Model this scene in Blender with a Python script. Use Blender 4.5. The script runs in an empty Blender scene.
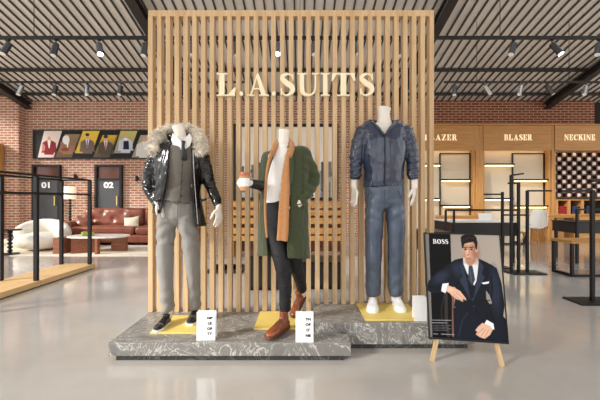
import bpy, bmesh, math, random
import numpy as np
from mathutils import Vector, Matrix, noise
random.seed(7)
F=340.0; H=1.126
C=bpy.context.scene.collection
V=Vector
PI=math.pi
def at(px,py,Y): return V(((px-300)*Y/F, Y, H+(200-py)*Y/F))
def proj(v): return (300+v.x*F/v.y, 200-(v.z-H)*F/v.y)
def Dp(py,z=0.0): return F*(H-z)/(py-200)
# ---------------------------------------------------------------- materials
def lin(c):
    return tuple(((x/255)/12.92 if x/255<=.04045 else ((x/255+.055)/1.055)**2.4) for x in c)
def mat(name,c,rough=.5,metal=0,noise_s=0,noise_a=.12,emis=None,es=0,coat=0,bump=0,bump_s=40,sheen=0,stretch=(1,1,1),alpha=1,trans=0):
    m=bpy.data.materials.new(name); m.use_nodes=True
    n=m.node_tree.nodes; l=m.node_tree.links; p=n['Principled BSDF']
    c=lin(c)
    p.inputs['Base Color'].default_value=(*c,1); p.inputs['Roughness'].default_value=rough; p.inputs['Metallic'].default_value=metal
    if coat: p.inputs['Coat Weight'].default_value=coat; p.inputs['Coat Roughness'].default_value=.1
    if sheen: p.inputs['Sheen Weight'].default_value=sheen
    if trans: p.inputs['Transmission Weight'].default_value=trans
    if emis: p.inputs['Emission Color'].default_value=(*lin(emis),1); p.inputs['Emission Strength'].default_value=es
    if noise_s or bump:
        tc=n.new('ShaderNodeTexCoord'); mp=n.new('ShaderNodeMapping'); mp.inputs['Scale'].default_value=stretch
        l.new(tc.outputs['Object'],mp.inputs['Vector'])
    if noise_s:
        t=n.new('ShaderNodeTexNoise'); t.inputs['Scale'].default_value=noise_s; t.inputs['Detail'].default_value=4
        l.new(mp.outputs[0],t.inputs['Vector'])
        r=n.new('ShaderNodeValToRGB'); r.color_ramp.elements[0].position=.3; r.color_ramp.elements[1].position=.7
        r.color_ramp.elements[0].color=(*[x*(1-noise_a) for x in c],1); r.color_ramp.elements[1].color=(*[min(1,x*(1+noise_a)) for x in c],1)
        l.new(t.outputs['Fac'],r.inputs['Fac']); l.new(r.outputs['Color'],p.inputs['Base Color'])
    if bump:
        t=n.new('ShaderNodeTexNoise'); t.inputs['Scale'].default_value=bump_s; t.inputs['Detail'].default_value=3
        l.new(mp.outputs[0],t.inputs['Vector'])
        b=n.new('ShaderNodeBump'); b.inputs['Strength'].default_value=bump; b.inputs['Distance'].default_value=.01
        l.new(t.outputs['Fac'],b.inputs['Height']); l.new(b.outputs[0],p.inputs['Normal'])
    return m
def brick(name,c1,c2,mo):
    m=bpy.data.materials.new(name); m.use_nodes=True
    n=m.node_tree.nodes; l=m.node_tree.links; p=n['Principled BSDF']; p.inputs['Roughness'].default_value=.85
    tc=n.new('ShaderNodeTexCoord'); sp=n.new('ShaderNodeSeparateXYZ'); ad=n.new('ShaderNodeMath'); cb=n.new('ShaderNodeCombineXYZ')
    l.new(tc.outputs['Object'],sp.inputs[0]); l.new(sp.outputs['X'],ad.inputs[0]); l.new(sp.outputs['Y'],ad.inputs[1])
    l.new(ad.outputs[0],cb.inputs['X']); l.new(sp.outputs['Z'],cb.inputs['Y'])
    b=n.new('ShaderNodeTexBrick'); b.inputs['Scale'].default_value=1
    b.inputs['Brick Width'].default_value=.25; b.inputs['Row Height'].default_value=.082; b.inputs['Mortar Size'].default_value=.012; b.inputs['Mortar Smooth'].default_value=.2
    b.inputs['Color1'].default_value=(*lin(c1),1); b.inputs['Color2'].default_value=(*lin(c2),1); b.inputs['Mortar'].default_value=(*lin(mo),1)
    l.new(cb.outputs[0],b.inputs['Vector'])
    t=n.new('ShaderNodeTexNoise'); t.inputs['Scale'].default_value=5; t.inputs['Detail'].default_value=5; l.new(tc.outputs['Object'],t.inputs['Vector'])
    mx=n.new('ShaderNodeMix'); mx.data_type='RGBA'; mx.blend_type='MULTIPLY'; mx.inputs[0].default_value=.35
    l.new(b.outputs['Color'],mx.inputs[6]); l.new(t.outputs['Color'],mx.inputs[7]); l.new(mx.outputs[2],p.inputs['Base Color'])
    bp=n.new('ShaderNodeBump'); bp.inputs['Strength'].default_value=.4; bp.inputs['Distance'].default_value=.01; bp.invert=True
    l.new(b.outputs['Fac'],bp.inputs['Height']); l.new(bp.outputs[0],p.inputs['Normal'])
    return m
def wood(name,c1,c2,rough=.45,axis='Z',scale=1.0,coat=0):
    m=bpy.data.materials.new(name); m.use_nodes=True
    n=m.node_tree.nodes; l=m.node_tree.links; p=n['Principled BSDF']; p.inputs['Roughness'].default_value=rough
    p.inputs['Coat Weight'].default_value=coat
    tc=n.new('ShaderNodeTexCoord'); mp=n.new('ShaderNodeMapping')
    s={'X':(.8,14,14),'Y':(14,.8,14),'Z':(14,14,.8)}[axis]
    mp.inputs['Scale'].default_value=[k*scale for k in s]; l.new(tc.outputs['Object'],mp.inputs['Vector'])
    t=n.new('ShaderNodeTexNoise'); t.inputs['Scale'].default_value=2.2; t.inputs['Detail'].default_value=6; t.inputs['Distortion'].default_value=.6
    l.new(mp.outputs[0],t.inputs['Vector'])
    r=n.new('ShaderNodeValToRGB'); e=r.color_ramp.elements
    e[0].position=.32; e[0].color=(*lin(c1),1); e[1].position=.68; e[1].color=(*lin(c2),1)
    l.new(t.outputs['Fac'],r.inputs['Fac']); l.new(r.outputs['Color'],p.inputs['Base Color'])
    return m
def marble(name,base,vein,dark,rough=.3,scale=2.2):
    m=bpy.data.materials.new(name); m.use_nodes=True
    n=m.node_tree.nodes; l=m.node_tree.links; p=n['Principled BSDF']; p.inputs['Roughness'].default_value=rough
    tc=n.new('ShaderNodeTexCoord'); mp=n.new('ShaderNodeMapping'); mp.inputs['Rotation'].default_value=(.3,.5,.6); mp.inputs['Scale'].default_value=(1,1.5,.8)
    l.new(tc.outputs['Object'],mp.inputs['Vector'])
    t=n.new('ShaderNodeTexNoise'); t.inputs['Scale'].default_value=scale; t.inputs['Detail'].default_value=8; t.inputs['Distortion'].default_value=2.2; t.inputs['Roughness'].default_value=.62
    l.new(mp.outputs[0],t.inputs['Vector'])
    r=n.new('ShaderNodeValToRGB'); e=r.color_ramp.elements
    e[0].position=.3; e[0].color=(*lin(dark),1); e[1].position=.72; e[1].color=(*lin(dark),1)
    for pos,c in ((.42,base),(.482,base),(.50,vein),(.518,base),(.575,base),(.59,[(a+b)//2 for a,b in zip(base,vein)]),(.605,base)):
        q=e.new(pos); q.color=(*lin(c),1)
    l.new(t.outputs['Fac'],r.inputs['Fac']); l.new(r.outputs['Color'],p.inputs['Base Color'])
    return m
def vcol(name,rough=.5,coat=0):
    m=bpy.data.materials.new(name); m.use_nodes=True
    n=m.node_tree.nodes; l=m.node_tree.links; p=n['Principled BSDF']; p.inputs['Roughness'].default_value=rough
    p.inputs['Specular IOR Level'].default_value=.2; a=n.new('ShaderNodeAttribute'); a.attribute_name='Col'; l.new(a.outputs['Color'],p.inputs['Base Color'])
    return m
M={}
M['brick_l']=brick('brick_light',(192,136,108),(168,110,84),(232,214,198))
M['brick_r']=brick('brick_dark',(150,80,54),(124,60,42),(206,172,142))  # darker brick copy, weaker light on the right put into its colour
M['oak']=wood('oak',(198,165,122),(220,190,148))
M['oak_warm']=wood('oak_warm',(174,120,60),(196,144,80),axis='X')
M['oak_warmz']=wood('oak_warm_upright',(172,120,62),(194,144,82),axis='Z')
M['oak_floor']=wood('oak_plinth',(206,166,112),(222,186,134),axis='Y')
M['walnut']=wood('walnut',(118,66,42),(150,90,60),axis='X')
M['black']=mat('black_steel',(22,22,24),.4,.3,noise_s=6,noise_a=.15)
M['blackwood']=mat('black_lacquer',(26,25,25),.45,noise_s=5,noise_a=.2)
M['steel_beam']=mat('dark_steel_beam',(46,42,40),.6,noise_s=3,noise_a=.2)
M['deck']=mat('roof_deck',(226,220,212),.6,noise_s=1.5,noise_a=.06)
M['rib']=mat('roof_rib',(72,66,62),.7,noise_s=4,noise_a=.1)
M['marble']=marble('grey_marble',(124,122,118),(206,204,198),(98,97,95),scale=3.6)
M['marble_dark']=marble('dark_stone',(44,44,44),(90,90,90),(30,30,30))
M['marble_white']=marble('white_marble',(228,222,214),(180,176,170),(236,232,226),scale=4)
M['yellow']=mat('yellow_mat',(232,204,112),.5,noise_s=5,noise_a=.05)
M['cream']=mat('cream_letter',(240,228,196),.4,noise_s=3,noise_a=.03,emis=(255,236,190),es=.1)  # slight glow put into plain letters to brighten them
M['glowtxt']=mat('lit_letter',(255,240,205),.4,noise_s=3,noise_a=.02,emis=(255,236,190),es=.4)
M['strip']=mat('led_strip',(255,230,180),.5,noise_s=3,noise_a=.02,emis=(255,222,160),es=3.6)
M['lampface']=mat('lamp_face',(255,255,250),.5,noise_s=3,noise_a=.02,emis=(255,250,240),es=14)
M['lampface_off']=mat('lamp_face_dim',(225,220,210),.4,noise_s=3,noise_a=.03,emis=(255,245,230),es=.12)
M['lampbody']=mat('lamp_body',(58,56,56),.35,.5,noise_s=5,noise_a=.1)
M['lampchrome']=mat('lamp_body_chrome',(150,148,146),.25,.8,noise_s=5,noise_a=.1)
M['white']=mat('white_gloss',(240,238,234),.35,noise_s=3,noise_a=.02)
M['card']=mat('white_card',(246,246,246),.5,noise_s=3,noise_a=.01)
M['ink']=mat('black_ink',(30,30,32),.6,noise_s=30,noise_a=.1)
M['skin']=mat('mannequin_shell',(238,232,222),.35,noise_s=3,noise_a=.02)
M['leather_black']=mat('black_leather',(15,16,17),.2,noise_s=8,noise_a=.3,bump=.08,bump_s=12)
M['patent']=mat('black_patent',(16,16,17),.12,noise_s=8,noise_a=.2,coat=.6)
M['fur']=mat('grey_fur',(228,219,206),.9,noise_s=25,noise_a=.3)
M['vest']=mat('grey_tweed',(104,99,92),.9,noise_s=160,noise_a=.18,sheen=.2)
M['trouser']=mat('grey_wool',(140,137,133),.85,noise_s=140,noise_a=.12,sheen=.2)
M['shirt']=mat('white_cotton',(240,238,236),.8,noise_s=20,noise_a=.03)
M['tie']=mat('black_silk',(24,24,28),.45,noise_s=50,noise_a=.2)
M['coat']=mat('green_wool',(60,68,42),.95,noise_s=120,noise_a=.2,sheen=.25)
M['scarf']=mat('camel_wool',(178,126,80),.95,noise_s=90,noise_a=.12,sheen=.2)
M['blacktr']=mat('black_cotton',(20,21,25),.7,noise_s=60,noise_a=.2)
M['tan']=mat('cognac_leather',(132,68,36),.25,noise_s=9,noise_a=.35,coat=.3)
M['tan_sole']=mat('tan_sole',(96,48,26),.5,noise_s=9,noise_a=.2)
M['navy']=mat('navy_leather',(46,56,78),.2,noise_s=7,noise_a=.15,bump=.06,bump_s=12,coat=.3)
M['denim']=mat('slate_coated_denim',(78,90,108),.38,noise_s=9,noise_a=.12)
M['sneaker']=mat('white_leather',(240,240,240),.4,noise_s=12,noise_a=.03)
M['sofa']=mat('brown_leather',(132,74,56),.32,noise_s=4,noise_a=.22,bump=.2,bump_s=9)
M['boucle']=mat('cream_boucle',(236,228,214),.95,noise_s=30,noise_a=.05,bump=.5,bump_s=60)
M['cushion']=mat('cream_cushion',(232,220,196),.9,noise_s=30,noise_a=.05)
M['rug']=mat('beige_rug',(222,208,188),.98,noise_s=40,noise_a=.06,bump=.4,bump_s=80)
M['door']=mat('charcoal_door',(62,64,68),.5,noise_s=3,noise_a=.1)
M['brass']=mat('brass',(214,184,120),.3,.8,noise_s=6,noise_a=.1)
M['panel']=mat('cream_panel',(204,190,168),.7,noise_s=2,noise_a=.04)
M['green_fruit']=mat('green_apple',(150,170,60),.4,noise_s=12,noise_a=.2)
M['shade']=mat('linen_shade',(240,228,206),.9,noise_s=30,noise_a=.04,emis=(255,235,200),es=.25)
M['plastic']=mat('white_plastic',(240,236,228),.35,noise_s=3,noise_a=.02)
M['kraft']=mat('kraft_sleeve',(196,150,106),.8,noise_s=30,noise_a=.1)
M['kraft_lid']=mat('copper_lid',(186,110,70),.4,noise_s=20,noise_a=.1)
M['redcloth']=mat('red_cloth',(150,36,34),.9,noise_s=30,noise_a=.2)
M['bluecloth']=mat('blue_cloth',(50,56,90),.9,noise_s=30,noise_a=.2)
M['darkrecess']=mat('dark_interior',(34,24,20),.8,noise_s=3,noise_a=.2)
M['print']=vcol('printed_poster',.6)
M['chrome']=mat('chrome',(200,200,200),.15,1,noise_s=4,noise_a=.05)
M['clay']=mat('dark_glass',(74,48,38),.4,noise_s=4,noise_a=.2)
# polished concrete
def floor_mat():
    m=bpy.data.materials.new('polished_concrete'); m.use_nodes=True
    n=m.node_tree.nodes; l=m.node_tree.links; p=n['Principled BSDF']
    tc=n.new('ShaderNodeTexCoord')
    t=n.new('ShaderNodeTexNoise'); t.inputs['Scale'].default_value=.9; t.inputs['Detail'].default_value=7; t.inputs['Roughness'].default_value=.6
    l.new(tc.outputs['Object'],t.inputs['Vector'])
    r=n.new('ShaderNodeValToRGB'); e=r.color_ramp.elements
    e[0].position=.3; e[0].color=(*lin((168,163,156)),1); e[1].position=.7; e[1].color=(*lin((188,183,176)),1)
    l.new(t.outputs['Fac'],r.inputs['Fac']); l.new(r.outputs['Color'],p.inputs['Base Color'])
    t2=n.new('ShaderNodeTexNoise'); t2.inputs['Scale'].default_value=2.5; t2.inputs['Detail'].default_value=5; l.new(tc.outputs['Object'],t2.inputs['Vector'])
    mr=n.new('ShaderNodeMapRange'); mr.inputs[3].default_value=.08; mr.inputs[4].default_value=.22
    l.new(t2.outputs['Fac'],mr.inputs[0]); l.new(mr.outputs[0],p.inputs['Roughness'])
    p.inputs['IOR'].default_value=1.85
    p.inputs['Coat Weight'].default_value=.5; p.inputs['Coat Roughness'].default_value=.08
    return m
M['floor']=floor_mat()
# ---------------------------------------------------------------- object helpers
def link(o,parent=None,kind=None):
    C.objects.link(o)
    if parent is not None: o.parent=parent; o.matrix_parent_inverse=Matrix.Translation(-parent.location)
    if kind: o['kind']=kind
    return o
def obj(name,bm,m,parent=None,smooth=False,kind=None,bevel=0):
    me=bpy.data.meshes.new(name)
    bmesh.ops.recalc_face_normals(bm,faces=bm.faces[:])
    if smooth:
        for f in bm.faces: f.smooth=True
    bm.to_mesh(me); bm.free()
    if isinstance(m,(list,tuple)):
        for k in m: me.materials.append(k)
    else: me.materials.append(m)
    o=bpy.data.objects.new(name,me); link(o,parent,kind)
    if bevel:
        b=o.modifiers.new('bevel','BEVEL'); b.width=bevel; b.segments=2; b.limit_method='ANGLE'
    return o
def thing(name,loc,label,cat,group=None):
    o=bpy.data.objects.new(name,None); o.empty_display_size=.1; C.objects.link(o); o.location=loc
    return tag(o,label,cat,group)
def tag(o,label,cat,group=None,kind=None):
    o['label']=label; o['category']=cat
    if group: o['group']=group
    if kind: o['kind']=kind
    return o
def center_origin(o):
    me=o.data; cs=[v.co for v in me.vertices]
    c=V((sum(v.x for v in cs)/len(cs),sum(v.y for v in cs)/len(cs),min(v.z for v in cs)))
    me.transform(Matrix.Translation(-c)); o.location=c
def box(bm,x0,x1,y0,y1,z0,z1,mi=0,mx=None):
    P=[(x0,y0,z0),(x1,y0,z0),(x1,y1,z0),(x0,y1,z0),(x0,y0,z1),(x1,y0,z1),(x1,y1,z1),(x0,y1,z1)]
    vs=[bm.verts.new((mx@V(p)) if mx else p) for p in P]
    for f in ((0,3,2,1),(4,5,6,7),(0,1,5,4),(1,2,6,5),(2,3,7,6),(3,0,4,7)):
        fc=bm.faces.new([vs[i] for i in f]); fc.material_index=mi
def B(): return bmesh.new()
def boxo(name,x0,x1,y0,y1,z0,z1,m,parent=None,kind=None,bevel=0):
    bm=B(); box(bm,x0,x1,y0,y1,z0,z1); return obj(name,bm,m,parent,kind=kind,bevel=bevel)
def bar(bm,a,b,w=.02,h=None,mi=0):
    a=V(a); b=V(b); d=(b-a); L=d.length; d.normalize(); h=h or w
    up=V((0,0,1)) if abs(d.z)<.9 else V((0,1,0))
    s=d.cross(up).normalized(); u=s.cross(d)
    vs=[]
    for p in (a,b):
        for i,j in ((-1,-1),(1,-1),(1,1),(-1,1)): vs.append(bm.verts.new(p+s*(w/2*i)+u*(h/2*j)))
    for f in ((3,2,1,0),(4,5,6,7),(0,1,5,4),(1,2,6,5),(2,3,7,6),(3,0,4,7)):
        bm.faces.new([vs[i] for i in f]).material_index=mi
def lathe(bm,c,prof,seg=20,mx=None,mi=0):
    c=V(c); rings=[]
    for r,z in prof:
        rings.append([bm.verts.new((mx@V((r*math.cos(2*PI*k/seg),r*math.sin(2*PI*k/seg),z)) if mx else V((r*math.cos(2*PI*k/seg),r*math.sin(2*PI*k/seg),z)))+c) for k in range(seg)])
    for a,b in zip(rings,rings[1:]):
        for k in range(seg): bm.faces.new((a[k],a[(k+1)%seg],b[(k+1)%seg],b[k])).material_index=mi
    bm.faces.new(rings[0][::-1]).material_index=mi; bm.faces.new(rings[-1]).material_index=mi
def prism(bm,pts,y0,y1,f=None,mi=0):
    """polygon in the (x,z) plane extruded along y; f maps (x,y,z)"""
    f=f or (lambda x,y,z:V((x,y,z)))
    a=[bm.verts.new(f(x,y0,z)) for x,z in pts]; b=[bm.verts.new(f(x,y1,z)) for x,z in pts]
    n=len(pts)
    bm.faces.new(a).material_index=mi; bm.faces.new(b[::-1]).material_index=mi
    for k in range(n): bm.faces.new((a[k],b[k],b[(k+1)%n],a[(k+1)%n])).material_index=mi
def crom(P,sub):
    out=[]
    n=len(P)
    for i in range(n-1):
        p0=P[max(i-1,0)];p1=P[i];p2=P[i+1];p3=P[min(i+2,n-1)]
        for s in range(sub):
            t=s/sub
            out.append([.5*((2*b)+(-a+c)*t+(2*a-5*b+4*c-d)*t*t+(-a+3*b-3*c+d)*t**3) for a,b,c,d in zip(p0,p1,p2,p3)])
    out.append(list(P[-1])); return out
RSC=1.0
def tube(bm,pts,seg=20,side=None,sub=4,n=2.0,round_end=True):
    """pts: (Vector, rx[, ry]) ; closed tube following a smooth path; side = direction of rx"""
    L=[[p[0][0],p[0][1],p[0][2],p[1]*RSC,(p[2] if len(p)>2 else p[1])*RSC] for p in pts]
    L=crom(L,sub) if sub>1 else L
    ps=[V(q[:3]) for q in L]; rings=[]; N=len(ps); prev=None
    for i,p in enumerate(ps):
        d=(ps[min(i+1,N-1)]-ps[max(i-1,0)]).normalized()
        s=V(side) if side else (prev or (V((1,0,0)) if abs(d.x)<.9 else V((0,1,0))))
        s=(s-d*s.dot(d)).normalized(); prev=s; u=d.cross(s)
        rx,ry=L[i][3],L[i][4]
        ring=[]
        for k in range(seg):
            a=2*PI*k/seg; ca,sa=math.cos(a),math.sin(a)
            if n!=2: ca=math.copysign(abs(ca)**(2/n),ca); sa=math.copysign(abs(sa)**(2/n),sa)
            ring.append((s*(rx*ca),u*(ry*sa)))
        rings.append((p,ring,d,min(rx,ry)))
    vs=[]
    def add(p,ring,k): vs.append([bm.verts.new(p+a*k+b*k) for a,b in ring])
    p,r,d,m_=rings[0]
    if round_end: add(p-d*m_*.55,r,.35); add(p-d*m_*.35,r,.75)
    for p,r,d,m_ in rings: add(p,r,1)
    if round_end: add(p+d*m_*.35,r,.75); add(p+d*m_*.55,r,.35)
    for a,b in zip(vs,vs[1:]):
        for k in range(seg): bm.faces.new((a[k],a[(k+1)%seg],b[(k+1)%seg],b[k]))
    bm.faces.new(vs[0][::-1]); bm.faces.new(vs[-1])
def ellip(bm,c,r,mx=None,u=20,v=12):
    m_=Matrix.Translation(V(c))@(mx.to_4x4() if mx else Matrix())@Matrix.Diagonal((*r,1))
    bmesh.ops.create_uvsphere(bm,u_segments=u,v_segments=v,radius=1,matrix=m_)
def remesh(bm,voxel,smooth=3):
    me=bpy.data.meshes.new('tmp'); bmesh.ops.recalc_face_normals(bm,faces=bm.faces[:]); bm.to_mesh(me); bm.free()
    o=bpy.data.objects.new('tmp',me); C.objects.link(o)
    r=o.modifiers.new('r','REMESH'); r.mode='VOXEL'; r.voxel_size=voxel; r.use_smooth_shade=True
    if smooth:
        s=o.modifiers.new('s','SMOOTH'); s.iterations=smooth; s.factor=.5
    dg=bpy.context.evaluated_depsgraph_get(); dg.update()
    me2=bpy.data.meshes.new_from_object(o.evaluated_get(dg))
    bpy.data.objects.remove(o); bpy.data.meshes.remove(me)
    out=B(); out.from_mesh(me2); bpy.data.meshes.remove(me2)
    return out
def displace(bm,fn):
    bm.normal_update()
    for v,d in [(v,fn(v.co,v.normal)) for v in bm.verts]: v.co+=v.normal*d
def cutv(bm,fn):
    bmesh.ops.delete(bm,geom=[f for f in bm.faces if fn(f.calc_center_median())],context='FACES')
    bmesh.ops.delete(bm,geom=[v for v in bm.verts if not v.link_faces],context='VERTS')
    # even out the ragged cut line
    bd=[v for v in bm.verts if any(e.is_boundary for e in v.link_edges)]
    for _ in range(3):
        new={}
        for v in bd:
            nb=[e.other_vert(v).co for e in v.link_edges if e.is_boundary]
            if len(nb)==2: new[v]=(v.co*2+nb[0]+nb[1])/4
        for v,c in new.items(): v.co=c
def cloth(name,bm,m,parent,thick=0):
    o=obj(name,bm,m,parent,smooth=True)
    if thick:
        s=o.modifiers.new('s','SOLIDIFY'); s.thickness=thick; s.offset=-1
    return o
def nz(p,sx,sy,sz,seed=0): return noise.noise(V((p.x*sx+seed,p.y*sy+seed*1.7,p.z*sz-seed)))
def ridged(p,sx,sy,sz,seed=0): return (1-abs(nz(p,sx,sy,sz,seed))*2.2)
def lerp_tab(tab,t):
    if t<=tab[0][0]: return tab[0][1]
    for (a,x),(b,y) in zip(tab,tab[1:]):
        if t<=b: return x+(y-x)*(t-a)/(b-a)
    return tab[-1][1]
# ---------------------------------------------------------------- lettering
def stroke(pts,sub=5):
    q=crom([list(p) for p in pts],sub); out=[]
    for i in range(len(q)):
        a=q[max(i-1,0)];b=q[min(i+1,len(q)-1)]
        dx,dy=b[0]-a[0],b[1]-a[1]; L=math.hypot(dx,dy) or 1
        nx,ny=-dy/L,dx/L; w=q[i][2]/2
        out.append(((q[i][0]+nx*w,q[i][1]+ny*w),(q[i][0]-nx*w,q[i][1]-ny*w)))
    return [[a[0],b[0],b[1],a[1]] for a,b in zip(out,out[1:])]
def R_(x0,x1,y0,y1): return [(x0,y0),(x1,y0),(x1,y1),(x0,y1)]
T,t_=.2,.06
G={}
G['L']=(.82,[R_(.14,.34,0,1),R_(.02,.46,.95,1),R_(.02,.78,0,.05),[(.5,.05),(.76,.05),(.8,.36),(.75,.36)]])
G['I']=(.44,[R_(.12,.32,0,1),R_(.01,.43,.95,1),R_(.01,.43,0,.05)])
G['T']=(.9,[R_(.35,.55,0,1),R_(.22,.68,0,.05),R_(.04,.86,.94,1),[(.02,.66),(.07,.66),(.2,.94),(.04,.94)],[(.88,.66),(.83,.66),(.7,.94),(.86,.94)]])
G['A']=(1.0,[[(.16,0),(.23,0),(.52,.94),(.48,1)],[(.48,1),(.54,1),(.9,0),(.66,0),(.44,.86)],R_(.3,.68,.28,.34),R_(.04,.36,0,.05),R_(.56,.99,0,.05)])
G['.']=(.3,[[(.15+.1*math.cos(a*PI/6),.1+.1*math.sin(a*PI/6)) for a in range(12)]])
G['S']=(.68,stroke([(.58,.78,.05),(.5,.92,.05),(.33,.965,.08),(.16,.88,.17),(.13,.74,.2),(.32,.56,.23),(.54,.4,.22),(.56,.2,.18),(.4,.05,.1),(.22,.04,.06),(.1,.2,.05)])+[[(.56,.68),(.61,.68),(.61,.97),(.56,.97)],[(.06,.03),(.11,.03),(.11,.33),(.06,.33)]])
G['U']=(.98,[R_(.01,.44,.95,1),R_(.66,.98,.95,1)]+stroke([(.22,.96,.2),(.22,.4,.2),(.27,.14,.18),(.48,.03,.1),(.7,.1,.08),(.81,.34,.07),(.82,.96,.07)]))
G['E']=(.76,[R_(.12,.32,0,1),R_(.01,.7,.95,1),R_(.01,.72,0,.05),R_(.3,.54,.48,.53),R_(.52,.56,.38,.64),[(.68,.95),(.7,.7),(.66,.7),(.5,.95)],[(.7,.05),(.74,.32),(.7,.32),(.5,.05)]])
G['B']=(.8,[R_(.12,.32,0,1),R_(.01,.4,.95,1),R_(.01,.4,0,.05)]+stroke([(.36,.97,.05),(.55,.94,.1),(.62,.76,.18),(.54,.56,.1),(.34,.52,.05)])+stroke([(.34,.52,.05),(.6,.48,.1),(.7,.27,.2),(.6,.06,.1),(.36,.03,.05)]))
G['R']=(.9,[R_(.12,.32,0,1),R_(.01,.4,.95,1),R_(.01,.44,0,.05),[(.4,.5),(.56,.5),(.82,.0),(.62,.0)],R_(.62,.9,0,.05)]+stroke([(.36,.97,.05),(.56,.94,.1),(.64,.74,.18),(.56,.53,.1),(.34,.49,.05)]))
G['Z']=(.8,[R_(.06,.74,.95,1),R_(.06,.76,0,.05),[(.04,0),(.28,0),(.76,1),(.52,1)],R_(.06,.1,.72,.95),R_(.72,.76,.05,.3)])
G['N']=(.96,[R_(.14,.2,0,1),R_(.76,.82,0,1),[(.08,1),(.3,1),(.82,.1),(.82,0),(.74,0)],R_(.03,.32,0,.05),R_(.64,.95,.95,1)])
G['C']=(.84,stroke([(.74,.72,.05),(.62,.92,.06),(.44,.96,.08),(.22,.8,.17),(.16,.5,.22),(.22,.2,.17),(.44,.04,.08),(.64,.08,.06),(.77,.28,.05)])+[R_(.72,.77,.66,.97)])
G['K']=(.92,[R_(.12,.32,0,1),R_(.01,.43,.95,1),R_(.01,.43,0,.05),[(.3,.4),(.36,.4),(.78,.97),(.7,.97)],[(.42,.56),(.56,.7),(.9,.0),(.68,.0)],R_(.58,.9,.95,1),R_(.6,.92,0,.05)])
G['O']=(.9,stroke([(.45,.97,.07),(.22,.85,.17),(.15,.5,.22),(.22,.15,.17),(.45,.03,.07),(.68,.15,.17),(.75,.5,.22),(.68,.85,.17),(.45,.97,.07)]))
def letters(word,f,width,height,gap=.06):
    """returns list of (character, bmesh); f maps (x,y,z) to the world"""
    tot=sum(G[c][0] for c in word)+gap*(len(word)-1); sx=width/tot; x=0; out=[]
    for c in word:
        bm=B()
        for k,poly in enumerate(G[c][1]):
            e=.0004*(k%4)
            prism(bm,[((x+p[0])*sx,p[1]*height) for p in poly],-e,height*.12,f)
        out.append((c,bm)); x+=G[c][0]+gap
    return out
def text(name,body,size,loc,m,parent,rot=(PI/2,0,0),ext=.004,bold=0,sx=1):
    cu=bpy.data.curves.new(name,'FONT'); cu.body=body; cu.size=size; cu.align_x='CENTER'; cu.align_y='CENTER'; cu.extrude=ext; cu.offset=bold
    o=bpy.data.objects.new(name,cu); C.objects.link(o)
    dg=bpy.context.evaluated_depsgraph_get(); dg.update()
    me=bpy.data.meshes.new_from_object(o.evaluated_get(dg)); bpy.data.objects.remove(o)
    from mathutils import Euler
    mx=Matrix.Translation(V(loc))@Euler(rot).to_matrix().to_4x4()@Matrix.Diagonal((sx,1,1,1))
    me.transform(mx); me.materials.clear(); me.materials.append(m)
    o=bpy.data.objects.new(name,me); link(o,parent); return o
# ---------------------------------------------------------------- painter for printed pictures
class Canvas:
    def __init__(s,w,h,c=(0,0,0)):
        s.w,s.h=w,h; s.a=np.zeros((h,w,3))+np.array(c,float)
        s.X,s.Y=np.meshgrid(np.arange(w)+.5,np.arange(h)+.5)
    def put(s,m,c,c2=None,ax=0,lo=0,hi=1):
        c=np.array(c,float)[None,None,:]
        if c2 is not None:
            t=np.clip(((s.X if ax==0 else s.Y)-lo)/(hi-lo),0,1)[...,None]; c=c*(1-t)+np.array(c2,float)*t
        s.a=s.a*(1-m[...,None])+c*m[...,None]
    def poly(s,p,c,c2=None,ax=0,lo=0,hi=1,op=1):
        acc=np.zeros((s.h,s.w))
        for ox,oy in ((-.25,-.25),(.25,-.25),(-.25,.25),(.25,.25)):
            ins=np.zeros((s.h,s.w),bool); X=s.X+ox; Y=s.Y+oy
            for (x0,y0),(x1,y1) in zip(p,p[1:]+p[:1]):
                if y0==y1: continue
                ins^=((Y>=min(y0,y1))&(Y<max(y0,y1))&(X<(x1-x0)*(Y-y0)/(y1-y0)+x0))
            acc+=ins*.25
        s.put(acc*op,c,c2,ax,lo,hi)
    def ell(s,cx,cy,rx,ry,c,soft=.15,rot=0,op=1):
        dx,dy=s.X-cx,s.Y-cy; ca,sa=math.cos(rot),math.sin(rot)
        d=np.sqrt(((dx*ca+dy*sa)/rx)**2+((-dx*sa+dy*ca)/ry)**2)
        s.put(np.clip((1-d)/soft+.5,0,1)*op,c)
    def line(s,pts,w,c,op=1):
        m=np.zeros((s.h,s.w))
        for (x0,y0),(x1,y1) in zip(pts,pts[1:]):
            L=(x1-x0)**2+(y1-y0)**2 or 1e-6
            t=np.clip(((s.X-x0)*(x1-x0)+(s.Y-y0)*(y1-y0))/L,0,1)
            d=np.hypot(s.X-x0-t*(x1-x0),s.Y-y0-t*(y1-y0)); m=np.maximum(m,np.clip(w/2-d+.5,0,1))
        s.put(m*op,c)
    def mesh(s,name,f,parent):
        """f(u,v)->Vector ; u right, v down"""
        w,h=s.w,s.h
        vs=[f(i/(w-1),j/(h-1)) for j in range(h) for i in range(w)]
        fs=[(j*w+i,(j+1)*w+i,(j+1)*w+i+1,j*w+i+1) for j in range(h-1) for i in range(w-1)]
        me=bpy.data.meshes.new(name); me.from_pydata([tuple(v) for v in vs],[],fs)
        at_=me.color_attributes.new('Col','FLOAT_COLOR','POINT')
        a=np.clip(s.a/255,0,1); a=np.where(a<=.04045,a/12.92,((a+.055)/1.055)**2.4)
        col=np.ones((w*h,4)); col[:,:3]=a.reshape(-1,3); at_.data.foreach_set('color',col.ravel())
        me.materials.append(M['print'])
        o=bpy.data.objects.new(name,me); link(o,parent); return o
# ---------------------------------------------------------------- setting
YB=F/31.0        # back wall
SL=.25
def ceil_z(Y): return H+100/31+(YB-Y)*SL
XL,XR=-11.0,11.0
boxo('floor',XL,XR,-4,YB+.3,-.1,0,M['floor'],kind='structure')
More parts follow.
